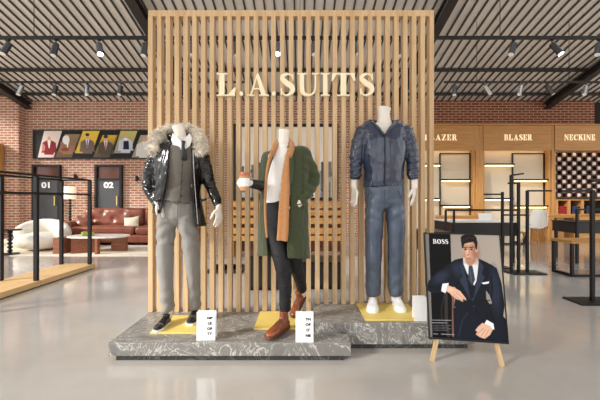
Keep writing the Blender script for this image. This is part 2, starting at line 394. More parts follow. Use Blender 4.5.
# back wall in sections around the mural bay
def wallbox(name,x0,x1,y0,m): return boxo(name,x0,x1,y0,YB+.3,0,ceil_z(y0)+.05,m,kind='structure')
XM=1.9
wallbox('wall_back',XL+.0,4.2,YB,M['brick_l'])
wallbox('wall_back_right',4.2,9.5,YB,M['brick_r'])
xc=(18.6-300)/31/ (1)      # pilaster corner
yp=F*(-8.84)/(18.6-300)*1.0
yp=8.84*F/281.4
boxo('wall_back_pilaster',XL,-8.84,yp,YB,0,ceil_z(yp)+.1,M['brick_l'],kind='structure')
def sidewall(name,x0,x1,m):  # out of view; openings added to let daylight reach the back wall
    bm=B(); box(bm,x0,x1,1.5,YB+.3,0,.5); box(bm,x0,x1,1.5,YB+.3,4.9,7.6)
    for y in (1.5,3.9,6.3,8.7,YB-.1): box(bm,x0,x1,y,y+.3,.5,4.9)
    obj(name,bm,m,kind='structure')
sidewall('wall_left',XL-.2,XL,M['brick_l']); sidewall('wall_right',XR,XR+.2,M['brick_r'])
boxo('wall_back_return',9.5,XR,YB+.15,YB+.35,0,4.6,M['darkrecess'],kind='structure')
# sloped roof deck with ribs
bm=B(); Y0c,Y1c=6.9,YB+.3
def quadbar(bm,x0,x1,zo0,zo1,mi):
    vs=[]
    for Y in (Y0c,Y1c):
        for x,z in ((x0,zo0),(x1,zo0),(x1,zo1),(x0,zo1)): vs.append(bm.verts.new((x,Y,ceil_z(Y)+z)))
    for f in ((0,1,2,3),(7,6,5,4),(0,4,5,1),(1,5,6,2),(2,6,7,3),(3,7,4,0)): bm.faces.new([vs[i] for i in f]).material_index=mi
quadbar(bm,XL-.2,XR+.2,.0,.1,0)
x=XL
while x<XR:
    quadbar(bm,x,x+.036,-.034,.001,1); x+=.213
obj('ceiling',bm,[M['deck'],M['rib']],kind='structure')
quad_=B(); box(quad_,XL-.2,XR+.2,-5.2,3.4,7.2,7.4); obj('ceiling_front_added',quad_,M['deck'],kind='structure')  # unseen roof added to cut overhead light; gap behind lets sky in
bm=B()
box(bm,XL-.2,XR+.2,-5.2,-5,0,.3); box(bm,XL-.2,XR+.2,-5.2,-5,6.3,7.2)
for x in (-11,-7.4,-3.4,.6,3.6,7.2,10.4): box(bm,x,x+(.5 if x<3 else 1.6),-5.2,-5,.3,6.3)
obj('wall_front_added',bm,M['brick_l'],kind='structure')  # unseen wall added so reflections show window strips
# purlins
n_=1
for py in (69,93):
    Y=(ceil_z(0)-H)/((200-py)/F+SL)-.05; z=ceil_z(Y)
    bm=B(); box(bm,XL,XR,Y-.03,Y+.03,z-.10,z-.02); obj('trim_%d'%n_,bm,M['steel_beam'],kind='structure'); n_+=1
# rafters
for X in (-8.75,-3.4,3.05,7.95):
    bm=B()
    for Y0,Y1 in ((1.5,YB),):
        vs=[]
        for w,zo in ((.10,(-.30,-.27)),(.02,(-.27,-.13)),(.10,(-.13,-.10))):
            vs=[]
            for Y in (Y0,Y1):
                for x,z in ((X-w,zo[0]),(X+w,zo[0]),(X+w,zo[1]),(X-w,zo[1])): vs.append(bm.verts.new((x,Y,ceil_z(Y)+z)))
            for f in ((0,1,2,3),(7,6,5,4),(0,4,5,1),(1,5,6,2),(2,6,7,3),(3,7,4,0)): bm.faces.new([vs[i] for i in f])
    obj('trim_%d'%n_,bm,M['steel_beam'],kind='structure'); n_+=1
# ---------------------------------------------------------------- light tracks
YT1=5.6; ZT=H+160.7*YT1/F; YT2=(ZT-H)*F/117
def track(Y,x0,x1,wires,label):
    t=thing('light_track',(0,Y,ZT),label,'light track')
    boxo('rail',x0,x1,Y-.02,Y+.02,ZT,ZT+(.05 if Y<6 else .04),M['black'],t)
    for x in wires:
        bm=B(); bar(bm,(x,Y,ZT+.04),(x,Y,ceil_z(Y)),.008); obj('suspension_wire',bm,M['black'],t)
    return t
track(YT1,-6.6,6.6,[(34-300)*YT1/F,(500-300)*YT1/F,0],'long black ceiling light track nearest the viewer, carrying the upper row of spotlights')
track(YT2,-8,-1.2,[(50-300)*YT2/F,(180-300)*YT2/F],'lower black light track at the left, over the lounge')
track(YT2,(444-300)*YT2/F,8,[(569-300)*YT2/F,4.0],'lower black light track at the right, over the shelving bays')
def spot(px,Y,tilt,lean,face,label,body='lampbody',s=1.0,energy=0,tgt=None):
    x=(px-300)*Y/F
    t=thing('spotlight',(x,Y,ZT),label,'spotlight','ceiling spotlights')
    bm=B(); lathe(bm,(x,Y,ZT-.02),[(.03,0),(.03,.02)],12); obj('mount',bm,M['black'],t)
    bm=B(); bar(bm,(x,Y,ZT-.07*s),(x,Y,ZT),.014); obj('stem',bm,M['black'],t)
    # body axis
    d=V((math.sin(lean),-math.sin(tilt),-1)).normalized()
    q=V((0,0,-1)).rotation_difference(d).to_matrix().to_4x4()
    c=V((x,Y,ZT-.08*s)); L=.22*s; r=.048*s
    bm=B(); lathe(bm,c,[(r*.8,.01),(r,.0),(r,-L),(r*.88,-L)],18,q); obj('lamp_body',bm,M[body],t,smooth=False)
    bm=B(); lathe(bm,c,[(r*.86,-L-.002),(r*.86,-L-.006)],18,q); obj('lamp_face',bm,M['lampface' if face else 'lampface_off'],t)
    if energy:
        li=bpy.data.lights.new('spot_beam','SPOT'); li.energy=energy; li.spot_size=math.radians(50); li.spot_blend=.8; li.shadow_soft_size=.05; li.color=(1,.93,.82)
        o=bpy.data.objects.new('spot_beam',li); C.objects.link(o); p=c+d*(L+.03); o.location=p
        o.rotation_euler=(V(tgt)-p).to_track_quat('-Z','Y').to_euler()
    return t
side={0:'over the lounge',1:'behind the slatted screen',2:'over the right-hand shelving'}
row1=[(9,.5,-.1,0),(56,.3,.0,0),(99,.4,.35,1),(145,.3,0,0),(190,.4,.1,0),(236,.3,.1,0),(278,.5,.0,1),(314,.4,0,0),(354,.5,.3,0),(400,.3,0,0),(514,.3,-.45,0),(552,.4,.5,1),(599,.3,-.4,0)]
lb1={9:'leftmost spotlight of the upper track, dim face',56:'second spotlight from the left on the upper track',99:'brightly lit spotlight on the upper track over the lounge',
145:'black spotlight on the upper track just left of the slatted screen',190:'first spotlight from the left seen through the slatted screen',236:'second spotlight from the left seen through the slatted screen',278:'brightly lit spotlight seen through the slats above the dot between A and S',
314:'spotlight seen through the slats above letter U of the sign',354:'tilted spotlight seen through the slats above letter T of the sign',400:'spotlight on the upper track behind the right end of the slatted screen',514:'left-leaning spotlight on the upper track right of the screen',552:'brightly lit right-leaning spotlight on the upper track at the right',599:'spotlight on the upper track at the right picture edge'}
for px,ti,le,fc in row1:
    spot(px,YT1,ti,le,fc,lb1[px],energy=(60 if fc else 0),tgt=((px-300)*.012,8.5,.5),body='lampbody' if px<500 else 'lampbody')
for k,(px,le) in enumerate([(22,-.1),(56,.05),(87,.2),(121,.0)]):
    spot(px,YT2,.4,le,0,['first','second','third','fourth'][k]+' spotlight from the left on the lower track over the lounge',body='lampbody' if k in (1,3) else 'lampchrome',energy=110,tgt=((px-300)*.033,YB-.6,.6))
for k,(px,le) in enumerate([(455,-.2),(485,.5),(521,-.4),(547,.55),(586,-.45)]):
    spot(px,YT2,.3,le,0,['first','second','third','fourth','fifth'][k]+' spotlight from the left on the lower track over the shelving bays',body='lampbody' if k in(0,3) else 'lampchrome',energy=70,tgt=((px-300)*.031,YB-.9,.3))
# ---------------------------------------------------------------- marble platforms, mats, cards
ZP1,ZP2=.126,.196
YF1=F/143; YF2=F/132.3; YS=F/112; X1a,X1b=-192/143,51/143; X2a,X2b=-152/112+19*((134+152)/112-.04)/32-.02,1.32; YPB=YS+.12
def polyprism(pts,z0,z1,name,m,parent,bevel=0):
    bm=B(); a=[bm.verts.new((x,y,z0)) for x,y in pts]; b=[bm.verts.new((x,y,z1)) for x,y in pts]; n=len(pts)
    bm.faces.new(a[::-1]); bm.faces.new(b)
    for k in range(n): bm.faces.new((a[k],a[(k+1)%n],b[(k+1)%n],b[k]))
    return obj(name,bm,m,parent,bevel=bevel)
p1=thing('display_platform',((X1a+X1b)/2,YF1,0),'long low grey veined marble platform under the two left mannequins','platform')
L1=[(X1a,YF1),(X1b,YF1),(X1b,YF2-.003),(X2a-.003,YF2-.003),(X2a-.003,YPB),(X1a,YPB)]
polyprism(L1,.034,ZP1,'slab',M['marble'],p1,.004)
i=.05
polyprism([(X1a+i,YF1+.012),(X1b-i,YF1+.012),(X1b-i,YF2-.05),(X2a-.05,YF2-.05),(X2a-.05,YPB-.03),(X1a+i,YPB-.03)],0,.0335,'plinth',M['marble_dark'],p1)
p2=thing('display_platform',((X2a+X2b)/2,YF2,0),'taller grey veined marble platform under the mannequin in navy leather','platform')
boxo('slab',X2a,X2b,YF2,YPB,.034,ZP2,M['marble'],p2,bevel=.004)
boxo('plinth',X2a+.03,X2b-.05,YF2+.012,YPB-.03,0,.0335,M['marble_dark'],p2)
def pad(x0,x1,y0,y1,z,label):
    o=boxo('display_mat',x0,x1,y0,y1,z,z+.012,M['yellow'],bevel=.002); center_origin(o); return tag(o,label,'mat')
y0,y1=Dp(334,ZP1),Dp(316.5,ZP1); pad(-1.12,-.74,y0,y1,ZP1,'yellow square mat under the mannequin in the fur-trimmed parka')
y0,y1=Dp(330,ZP1),Dp(312.5,ZP1); pad(-.355,.02,y0,y1,ZP1,'yellow square mat under the striding mannequin in the green coat')
y0,y1=Dp(321,ZP2),YS-.01; pad(.503,.955,y0,y1,ZP2,'yellow square mat under the mannequin in navy leather')
ZM=.012
def card(x,y,z,w,h,rot,lines,label,xo=.2):
    t=thing('info_card',(x,y,z),label,'card')
    mx=Matrix.Translation((x,y,z))@Matrix.Rotation(rot,4,'Z')
    bm=B(); box(bm,-w/2,w/2,-.006,.0,0,h,mx=mx@Matrix.Rotation(-.04,4,'X')); 
    obj('card_face',bm,M['card'],t)
    bm=B(); box(bm,-w/2,w/2,0,.006,0,h,mx=mx@Matrix.Translation((0,.055,0))@Matrix.Rotation(.10,4,'X')); obj('card_back',bm,M['card'],t)
    for k,s in enumerate(lines):
        p=mx@Matrix.Rotation(-.04,4,'X')@V((w*xo,-.008,h*(.78-.185*k)))
        text('printed_line',s,.025,p,M['ink'],t,rot=(PI/2+.0,0,rot),ext=.001,bold=.0008,sx=1.15)
    return t
Yc=Dp(340,ZP1); card((206-300)*Yc/F,Yc,ZP1,.132,.20,.02,['NP','LE','OP','TT'],'white folded price card standing at the feet of the grey-suited mannequin')
Yc=Dp(342,ZP1); card((304.5-300)*Yc/F,Yc,ZP1,.125,.205,0,['TH','OF','IT','NE'],'white folded price card standing right of the brown boots')
Yc=Dp(321,ZP2); card((420.5-300)*Yc/F,Yc,ZP2,.095,.185,0,[],'plain white card standing on the taller platform beside the sign board')
# ---------------------------------------------------------------- slat screen
XS0,XS1=-152/112,134/112; ZTOP=H+190/112
sc=thing('slat_screen',((XS0+XS1)/2,YS,ZP1),'tall oak slatted screen behind the mannequins, standing on the marble platforms','screen')
NS=32; sp=(XS1-XS0-.04)/NS; DS=.07
for k in range(NS+1):
    xa=XS0+k*sp; zb=(ZP2 if xa>X2a else ZP1)+.0005
    boxo('slat',xa,xa+.04,YS,YS+DS,zb,ZTOP-.055,M['oak'],sc)
boxo('top_rail',XS0,XS1,YS,YS+DS,ZTOP-.055,ZTOP,M['oak'],sc,bevel=.003)
YL=YS-.03
sg=thing('wall_sign',(0,YL,1.9),'cream serif letters L.A.SUITS fixed across the front of the slatted screen','sign')
ppm=F/YL
spans=[('L',216,236),('.',238.5,244),('A',246,269),('.',271,276.5),('S',279.5,295),('U',297,319),('I',320.5,330),('T',331,356),('S',359,374.5)]
zb=H+(200-95.6)/ppm; hh=22.6/ppm
for c,a,b in spans:
    x0=(a-300)/ppm; w=(b-a)/ppm
    f=lambda x,y,z,x0=x0:V((x0+x,YL+y,zb+z))
    bm=letters(c,f,w,hh,0)[0][1]; obj('letter',bm,M['cream'],sg)
M['rollcream']=mat('rolled_cotton',(226,208,196),.8,noise_s=20,noise_a=.05)
# ---------------------------------------------------------------- mural bay in the back wall, seen through the slats
ppb=31.0
def bx(px): return (px-300)/ppb
def bz(py): return H+(200-py)/ppb
mu=thing('wall_mural',(bx(285),YB,bz(197)),'large black-framed mural with painted daylight over a grey skyline behind the slatted screen','mural')
bm=B()
x0,x1,z0,z1=bx(233),bx(338),bz(200),bz(124)
for a,b,c,d in ((x0,x0+.1,z0,z1),(x1-.1,x1,z0,z1),(x0+.1,x1-.1,z1-.1,z1),(x0+.1,x1-.1,z0,z0+.08)): box(bm,a,b,YB-.07,YB-.002,c,d)
obj('frame',bm,M['black'],mu)
cv=Canvas(150,110,(252,246,234)); rr=random.Random(3)  # near-white print ground stands for window daylight
for k in range(46):
    a=rr.uniform(-5,150); w_=rr.uniform(3,12); h_=rr.uniform(8,38); g=rr.randint(60,190)
    cv.poly([(a,110),(a,92-h_),(a+w_,92-h_-rr.uniform(-3,3)),(a+w_,110)],(g,g,g-4))
for k in range(70):
    g=rr.randint(30,225); cv.ell(rr.uniform(0,150),rr.uniform(66,108),rr.uniform(1,6),rr.uniform(1,5),(g,g,g))
cv.mesh('printed_picture',lambda u,v:V((x0+.1+u*(x1-x0-.2),YB-.03,z1-.1-v*(z1-z0-.18))),mu)
# slatted oak counter behind the screen
Yc=6.6; q=F/Yc
ct=thing('service_counter',((300-300)/q,Yc,0),'oak slatted service counter behind the screen','counter')
def zx(py): return H+(200-py)/q
bm=B()
xl,xr=(229-300)/q,(347-300)/q; zb0=0
boxo('top',xl,xr,Yc,Yc+.6,zx(207),zx(202),M['oak_warm'],ct,bevel=.004)
for k,(a,b) in enumerate(((210,215.5),(218,224),(228,234),(236,241))): boxo('front_board',xl,xr-(.0 if k<2 else .02),Yc+.02,Yc+.05,zx(b),zx(a),M['oak_warm'],ct)
for x in (xl+.02,(xl+xr)/2,xr-.08): boxo('upright',x,x+.06,Yc+.052,Yc+.5,0,zx(207)-.001,M['oak_warmz'],ct)
boxo('back_panel',xl,xr,Yc+.52,Yc+.55,.05,zx(209),M['walnut'],ct)
bm=B()
for x in (-1.0,-.6,.1,.45): lathe(bm,(x,Yc+.3,zx(202)),[(.05,0),(.06,.02),(.045,.14),(.02,.16)],12)
# low black plinths behind the screen
def plinth(px0,px1,Y,py,label,d=.5):
    q=F/Y; x0,x1=(px0-300)/q,(px1-300)/q; z=H+(200-py)/q
    t=thing('display_plinth',((x0+x1)/2,Y,0),label,'plinth')
    boxo('body',x0,x1,Y,Y+d,0.05,z-.03,M['blackwood'],t); boxo('top',x0-.01,x1+.01,Y-.01,Y+d+.01,z-.03,z,M['black'],t); boxo('kick',x0+.04,x1-.04,Y+.04,Y+d-.04,0,.05,M['black'],t)
plinth(246,279,4.2,256,'black box plinth behind the screen, left of the green coat')
plinth(300,344,4.25,262,'black box plinth behind the screen, between green coat and blue trousers')
plinth(207,242,5.2,280,'low dark plinth behind the screen near the lounge',.5)
# ---------------------------------------------------------------- poster strip over the lounge
pst=thing('poster_strip',(bx(95),YB,bz(159)),'long black framed strip of slanted outfit pictures on the brick wall','poster')
px0,px1,py0,py1=34.0,160.0,130.3,159.0
boxo('backing',bx(px0),bx(px1),YB-.06,YB-.002,bz(py1),bz(py0),M['black'],pst)
K=3; cv=Canvas(int((px1-px0)*K),int((py1-py0)*K),(34,34,36)); h_=cv.h
def cx(px): return (px-px0)*K
def cyy(py): return (py-py0)*K
def panel(xt0,xt1,xb0,xb1,yt,yb,c,c2): cv.poly([(cx(xt0),cyy(yt)),(cx(xt1),cyy(yt)),(cx(xb1),cyy(yb)),(cx(xb0),cyy(yb))],c,c2,1,cyy(yt),cyy(yb))
def torso(x,y,s,c,inner,tie,head=True):
    if head: cv.ell(cx(x),cyy(y-5.5*s),1.9*s*K,2.6*s*K,(214,170,146))
    cv.poly([(cx(x-7*s),cyy(y-1*s)),(cx(x-2*s),cyy(y-4*s)),(cx(x+2*s),cyy(y-4*s)),(cx(x+7*s),cyy(y-1*s)),(cx(x+8.2*s),cyy(y+10*s)),(cx(x+5*s),cyy(y+10*s)),(cx(x+5*s),cyy(y+12*s)),(cx(x-5*s),cyy(y+12*s)),(cx(x-5*s),cyy(y+10*s)),(cx(x-8.2*s),cyy(y+10*s))],c)
    cv.poly([(cx(x-2*s),cyy(y-4*s)),(cx(x+2*s),cyy(y-4*s)),(cx(x+.4*s),cyy(y+5*s)),(cx(x-.4*s),cyy(y+5*s))],inner)
    if tie: cv.line([(cx(x),cyy(y-3*s)),(cx(x),cyy(y+4*s))],1.1*s*K,tie)
panel(45,63,38.5,55,130.5,158.5,(236,220,216),(226,196,190)); torso(50,144,.95,(132,34,42),(240,230,226),None); 
cv.ell(cx(43.5),cyy(148),2.5*K,4*K,(226,190,170),op=.6)
panel(66,82,56,73,134,158.5,(150,130,104),(110,82,60)); torso(68.5,143,1.0,(150,112,88),(240,240,240),None); cv.ell(cx(67),cyy(140),3.6*K,4.8*K,(240,240,242)); cv.ell(cx(66),cyy(150),4*K,2*K,(140,70,50))
panel(84,101,76,93,130.5,154,(236,200,70),(212,180,80)); torso(88.5,143,.95,(116,100,96),(238,232,240),(128,80,130)); cv.ell(cx(88.5),cyy(134.5),2*K,1.6*K,(70,44,34))
panel(104,119,94,111,135,158.5,(226,184,60),(92,84,76)); torso(107,145,1.0,(88,80,72),(232,226,226),(190,60,70)); cv.ell(cx(107),cyy(136.5),2.2*K,1.8*K,(70,44,34))
panel(122,139,115,131,130.5,154,(206,196,110),(150,150,150)); torso(127,142,.95,(196,204,220),(236,236,240),None); cv.poly([(cx(125),cyy(141)),(cx(130),cyy(141)),(cx(130.5),cyy(150)),(cx(124.5),cyy(150))],(28,36,50))
panel(142,158,133,150,135,158.5,(180,170,150),(150,140,120)); torso(146,146,1.1,(216,216,210),(230,230,230),None)
for a,b in ((63,55),(82,73),(101,93),(119,111),(139,131)): cv.line([(cx(a+.6),0),(cx(b-.4),h_)],1.2,(20,20,20))
cv.mesh('printed_picture',lambda u,v:V((bx(px0)+.03+u*(bx(px1)-bx(px0)-.06),YB-.064,bz(py0)-.03-v*(bz(py0)-bz(py1)-.06))),pst)
# ---------------------------------------------------------------- fitting-room doors
def fdoor(n,px0,px1,pyt,num,hx):
    t=bpy.data.objects.new('door_%d'%n,None); C.objects.link(t); t.location=(bx((px0+px1)/2),YB,0); t['kind']='structure'
    x0,x1=bx(px0),bx(px1); zt=bz(pyt); zl=bz(pyt+14.5)
    bm=B(); box(bm,x0,x0+.07,YB-.12,YB-.002,0,zt); box(bm,x1-.07,x1,YB-.12,YB-.002,0,zt); box(bm,x0+.07,x1-.07,YB-.12,YB-.002,zt-.06,zt); box(bm,x0+.07,x1-.07,YB-.1,YB-.002,zl-.02,zl+.03)
    obj('frame',bm,M['black'],t)
    boxo('transom_pane',x0+.07,x1-.07,YB-.04,YB-.002,zl+.03,zt-.06,M['transom'],t)
    boxo('leaf',x0+.075,x1-.075,YB-.075,YB-.01,.01,zl-.022,M['door'],t)
    xh=bx(hx); bm=B(); bar(bm,(xh,YB-.12,bz(205.5)),(xh,YB-.12,bz(196)),.035); bar(bm,(xh,YB-.12,bz(204)),(xh,YB-.075,bz(204)),.02); bar(bm,(xh,YB-.12,bz(197.5)),(xh,YB-.075,bz(197.5)),.02); obj('door_handle',bm,M['brass'],t)
    text('number',num,.25,(bx((px0+px1)/2+.1),YB-.08,bz(185.5)),M['card'],t,bold=.009,sx=1.25)
M['transom']=mat('transom_glass',(92,50,36),.12,noise_s=2,noise_a=.3)  # brown tint painted for the brick reflected in the glass
fdoor(1,34.3,62,165,'01',57.3); fdoor(2,96.5,123.3,165,'02',119)
for px,py,l in ((77.5,177,'small black wall light between the two numbered doors'),(138.5,179,'small black wall light right of door 02')):
    t=thing('wall_light',(bx(px),YB,bz(py+2)),l,'wall light'); 
    bm=B(); lathe(bm,(bx(px),YB-.12,bz(py+2.5)),[(.03,0),(.045,.01),(.045,.16),(.03,.17)],14); obj('shade',bm,M['black'],t)
    boxo('bracket',bx(px)-.02,bx(px)+.02,YB-.08,YB-.002,bz(py+.8),bz(py-.8),M['black'],t)
# ---------------------------------------------------------------- lounge
def q_(Y): return F/Y
def P(px,py,Y): return at(px,py,Y)
Yr0,Yr1=Dp(256),Dp(239.5)
rg=boxo('rug',-9.0,(215-300)/31*1.0,Yr0,Yr1,.0,.015,M['rug'],bevel=.004); center_origin(rg); tag(rg,'large beige rug under the lounge seating','rug')
ZR=.0155
# sofa
Ysf=Dp(246.5); qs=q_(Ysf)
xs0=(61-300)/qs; xs1=(198-300)/qs
so_=thing('sofa',((xs0+xs1)/2,Ysf,ZR),'brown tufted leather sofa against the brick wall','sofa')
def soft(name,x0,x1,y0,y1,z0,z1,m,parent,r=.06,disp=None,vox=.022,mx=None,extra=None):
    bm=B(); 
    a=(x0+x1)/2;b=(y0+y1)/2;c=(z0+z1)/2
    bmesh.ops.create_cube(bm,size=1,matrix=Matrix.Translation((a,b,c))@Matrix.Diagonal((x1-x0,y1-y0,z1-z0,1)))
    bmesh.ops.bevel(bm,geom=bm.edges[:],offset=r,segments=4,profile=.5,affect='EDGES')
    bmesh.ops.subdivide_edges(bm,edges=[e for e in bm.edges if e.calc_length()>.15],cuts=1)
    bm=remesh(bm,vox,4)
    if disp: displace(bm,disp)
    if mx: bmesh.ops.transform(bm,matrix=mx,verts=bm.verts)
    return obj(name,bm,m,parent,smooth=True)
dS=.95
soft('base',xs0,xs1,Ysf+.03,Ysf+dS,ZR+.07,ZR+.27,M['sofa'],so_,.04)
xm=(xs0+xs1)/2+.1; zs=ZR+.27
for a,b in ((xs0+.2,xm-.005),(xm+.005,xs1-.2)):
    soft('seat_cushion',a,b,Ysf,Ysf+.72,zs-.01,zs+.19,M['sofa'],so_,.07,lambda p,n,a=a,b=b:.02*math.sin(PI*(p.x-a)/(b-a))*(n.z>0.3)+.006*nz(p,6,6,6))
def tuft(a,b,zc):
    pts=[(a+(b-a)*(k+.5)/3,zc+dz) for k in range(3) for dz in (.0,)]+[(a+(b-a)*k/3,zc+.2) for k in (1,2)]
    def f(p,n):
        if n.y>-.3: return .004*nz(p,5,5,5)
        return -.05*sum(math.exp(-((p.x-x)**2+(p.z-z)**2)/.006) for x,z in pts)+.01*nz(p,7,7,7)
    return f
for a,b in ((xs0+.2,xm-.005),(xm+.005,xs1-.2)):
    soft('back_cushion',a,b,Ysf+.5,Ysf+.86,zs+.16,ZR+.90,M['sofa'],so_,.1,tuft(a,b,ZR+.62))
for a in (xs0,xs1-.21): soft('armrest',a,a+.21,Ysf+.02,Ysf+.9,ZR+.09,ZR+.58,M['sofa'],so_,.08)
for x in (xs0+.15,xs1-.15):
    for y in (Ysf+.1,Ysf+.8): boxo('foot',x-.03,x+.03,y-.03,y+.03,ZR,ZR+.075,M['black'],so_)
def pillow(name,px,py,Y,w,h,m,label,rot):
    t=V((0,0,0)); bm=B(); n=16
    for side in (1,-1):
        g=[[bm.verts.new((w*(i/n-.5)*(1-.10*math.sin(PI*j/n)),side*.11*(max(0,math.sin(PI*i/n)*math.sin(PI*j/n)))**.55*(1 if 0<i<n and 0<j<n else 0),h*(j/n-.5)*(1-.10*math.sin(PI*i/n)))) for j in range(n+1)] for i in range(n+1)]
        for i in range(n):
            for j in range(n): bm.faces.new((g[i][j],g[i+1][j],g[i+1][j+1],g[i][j+1]))
    bmesh.ops.remove_doubles(bm,verts=bm.verts,dist=.0005)
    bmesh.ops.transform(bm,matrix=Matrix.Translation(P(px,py,Y))@Matrix.Rotation(rot,4,'Y')@Matrix.Rotation(-.3,4,'X'),verts=bm.verts)
    o=obj(name,bm,m,smooth=True); center_origin(o); return tag(o,label,'cushion')
pillow('throw_cushion',82.5,224,Ysf+.36,.42,.38,M['sofa'],'brown leather throw cushion at the left end of the sofa',.12)
pillow('throw_cushion',131.5,223.5,Ysf+.36,.40,.36,M['cushion'],'cream square throw cushion on the right half of the sofa',-.12)
# armchair
Ya=Dp(252.5); qa=q_(Ya); xa0,xa1=(3-300)/qa,(56-300)/qa
ar=thing('armchair',((xa0+xa1)/2,Ya,ZR),'rounded white boucle armchair at the left','armchair')
ac=(xa0+xa1)/2; yc=Ya+.36
bm=B()
ellip(bm,(ac,yc-.06,ZR+.20),(.50,.46,.20)); bm=remesh(bm,.025,3); displace(bm,lambda p,n:.008*nz(p,20,20,20)); obj('seat',bm,M['boucle'],ar,smooth=True)
bm=B(); pts=[]
for k,a in enumerate(range(-100,101,25)):
    r=math.radians(a); hz=.30+.14*max(0,math.cos(r*.95+.35))
    pts.append((V((ac+.45*math.sin(r),yc+.40*math.cos(r)-.02,ZR+hz)),.13,.17+.07*max(0,math.cos(r*.95+.35))))
tube(bm,pts,side=(0,0,0) if 0 else None,sub=3); bm=remesh(bm,.025,4); displace(bm,lambda p,n:.008*nz(p,20,20,20)); obj('backrest',bm,M['boucle'],ar,smooth=True)
bm=B(); lathe(bm,(ac,yc,ZR),[(.2,0),(.22,.02),(.22,.09)],24); obj('base',bm,M['black'],ar)
# twisted side table
Yt=Dp(255); p=P(10,255,Yt)
st=thing('side_table',(p.x,Yt,ZR),'small black side table with a beaded stem in front of the armchair','side table')
bm=B(); lathe(bm,(p.x,Yt,ZR),[(.16,0),(.16,.02),(.03,.035)],20); obj('base',bm,M['black'],st)
bm=B(); pr=[(.02,.03)]
for k in range(6):
    for a in range(0,181,30): pr.append((.018+.032*math.sin(math.radians(a)),.035+k*.075+.075*a/180))
pr=[pr[0]]+[x for i_,x in enumerate(pr[1:])]; lathe(bm,(p.x,Yt,ZR),pr,14); obj('stem',bm,M['black'],st,smooth=True)
bm=B(); lathe(bm,(p.x,Yt,ZR),[(.19,.486),(.2,.49),(.2,.505),(.19,.51)],24); obj('table_top',bm,M['black'],st)
# floor lamp
Yl=YB-.35; p=P(70,200,Yl); ql=q_(Yl)
fl=thing('floor_lamp',(p.x,Yl,0),'floor lamp with a linen drum shade and twisted black stem beside door 01','floor lamp')
bm=B(); lathe(bm,(p.x,Yl,0),[(.17,0),(.17,.02),(.03,.04)],20); obj('base',bm,M['black'],fl)
bm=B(); pr=[(.02,.035)]
ztop=H+(200-199)/ql
nb=13
for k in range(nb):
    for a in range(0,181,36): pr.append((.014+.035*math.sin(math.radians(a)),.04+(k+a/180)*(ztop-.04)/nb))
lathe(bm,(p.x,Yl,0),pr,12); obj('pole',bm,M['black'],fl,smooth=True)
bm=B(); lathe(bm,(p.x,Yl,0),[(.16,ztop),(.17,ztop),(.165,H+(200-186.5)/ql),(.155,H+(200-186.5)/ql)],24); obj('lamp_shade',bm,M['shade'],fl,smooth=False)
# coffee table and fruit
Yk=Dp(254.5); qk=q_(Yk)
cf=thing('coffee_table',((88-300)/qk,Yk,ZR),'low coffee table with slab walnut legs and a rounded white marble top','coffee table')
def kx(px): return (px-300)/qk
zt=H+(200-237.5)/qk
boxo('leg',kx(53.5),kx(62.5),Yk-.02,Yk+.35,ZR,zt-.012,M['walnut'],cf)
mxr=Matrix.Translation((kx(80),Yk+.12,0))@Matrix.Rotation(.5,4,'Z'); bm=B(); box(bm,-.22,.22,-.03,.03,ZR,zt-.022,mx=mxr); obj('leg',bm,M['walnut'],cf)
mxr=Matrix.Translation((kx(108),Yk+.45,0))@Matrix.Rotation(-.1,4,'Z'); bm=B(); box(bm,-.17,.17,-.04,.04,ZR,zt-.022,mx=mxr); obj('leg',bm,M['walnut'],cf)
boxo('leg',kx(97),kx(99.5),Yk-.08,Yk+.02,ZR,zt-.022,M['walnut'],cf)
pts=[]
for k in range(32):
    a=2*PI*k/32; ex=kx(90)+.62*math.copysign(abs(math.cos(a))**.75,math.cos(a)); pts.append((ex,Yk+.32+.36*math.copysign(abs(math.sin(a))**.75,math.sin(a))))
polyprism(pts,zt-.02,zt+.012,'table_top',M['marble_white'],cf,.004)
fr=[(83.5,.0),(86.5,.03),(89.5,-.02),(92,.02),(85,.12),(90.7,.12)]
names=['leftmost','second from left','middle','rightmost','rear left','rear right']
for k,(px,dy) in enumerate(fr):
    yy=Yk+.22+dy; x=(px-300)*yy/F; bm=B(); lathe(bm,(x,yy,zt+.0125),[(.012,0),(.04,.02),(.048,.05),(.035,.08),(.006,.078)],12)
    o=obj('green_apple',bm,M['green_fruit'],smooth=True); center_origin(o); tag(o,names[k]+' green apple in the cluster on the marble coffee table','apple','apples on the coffee table')
# wooden cabinet edge at far left
boxo_=boxo('wooden_cabinet',-9.9,-9.27,yp-.5,yp-.03,0,H+(200-146)/31,M['oak_warmz'],bevel=.005); center_origin(boxo_); tag(boxo_,'tall oak cabinet cut by the left picture edge','cabinet')
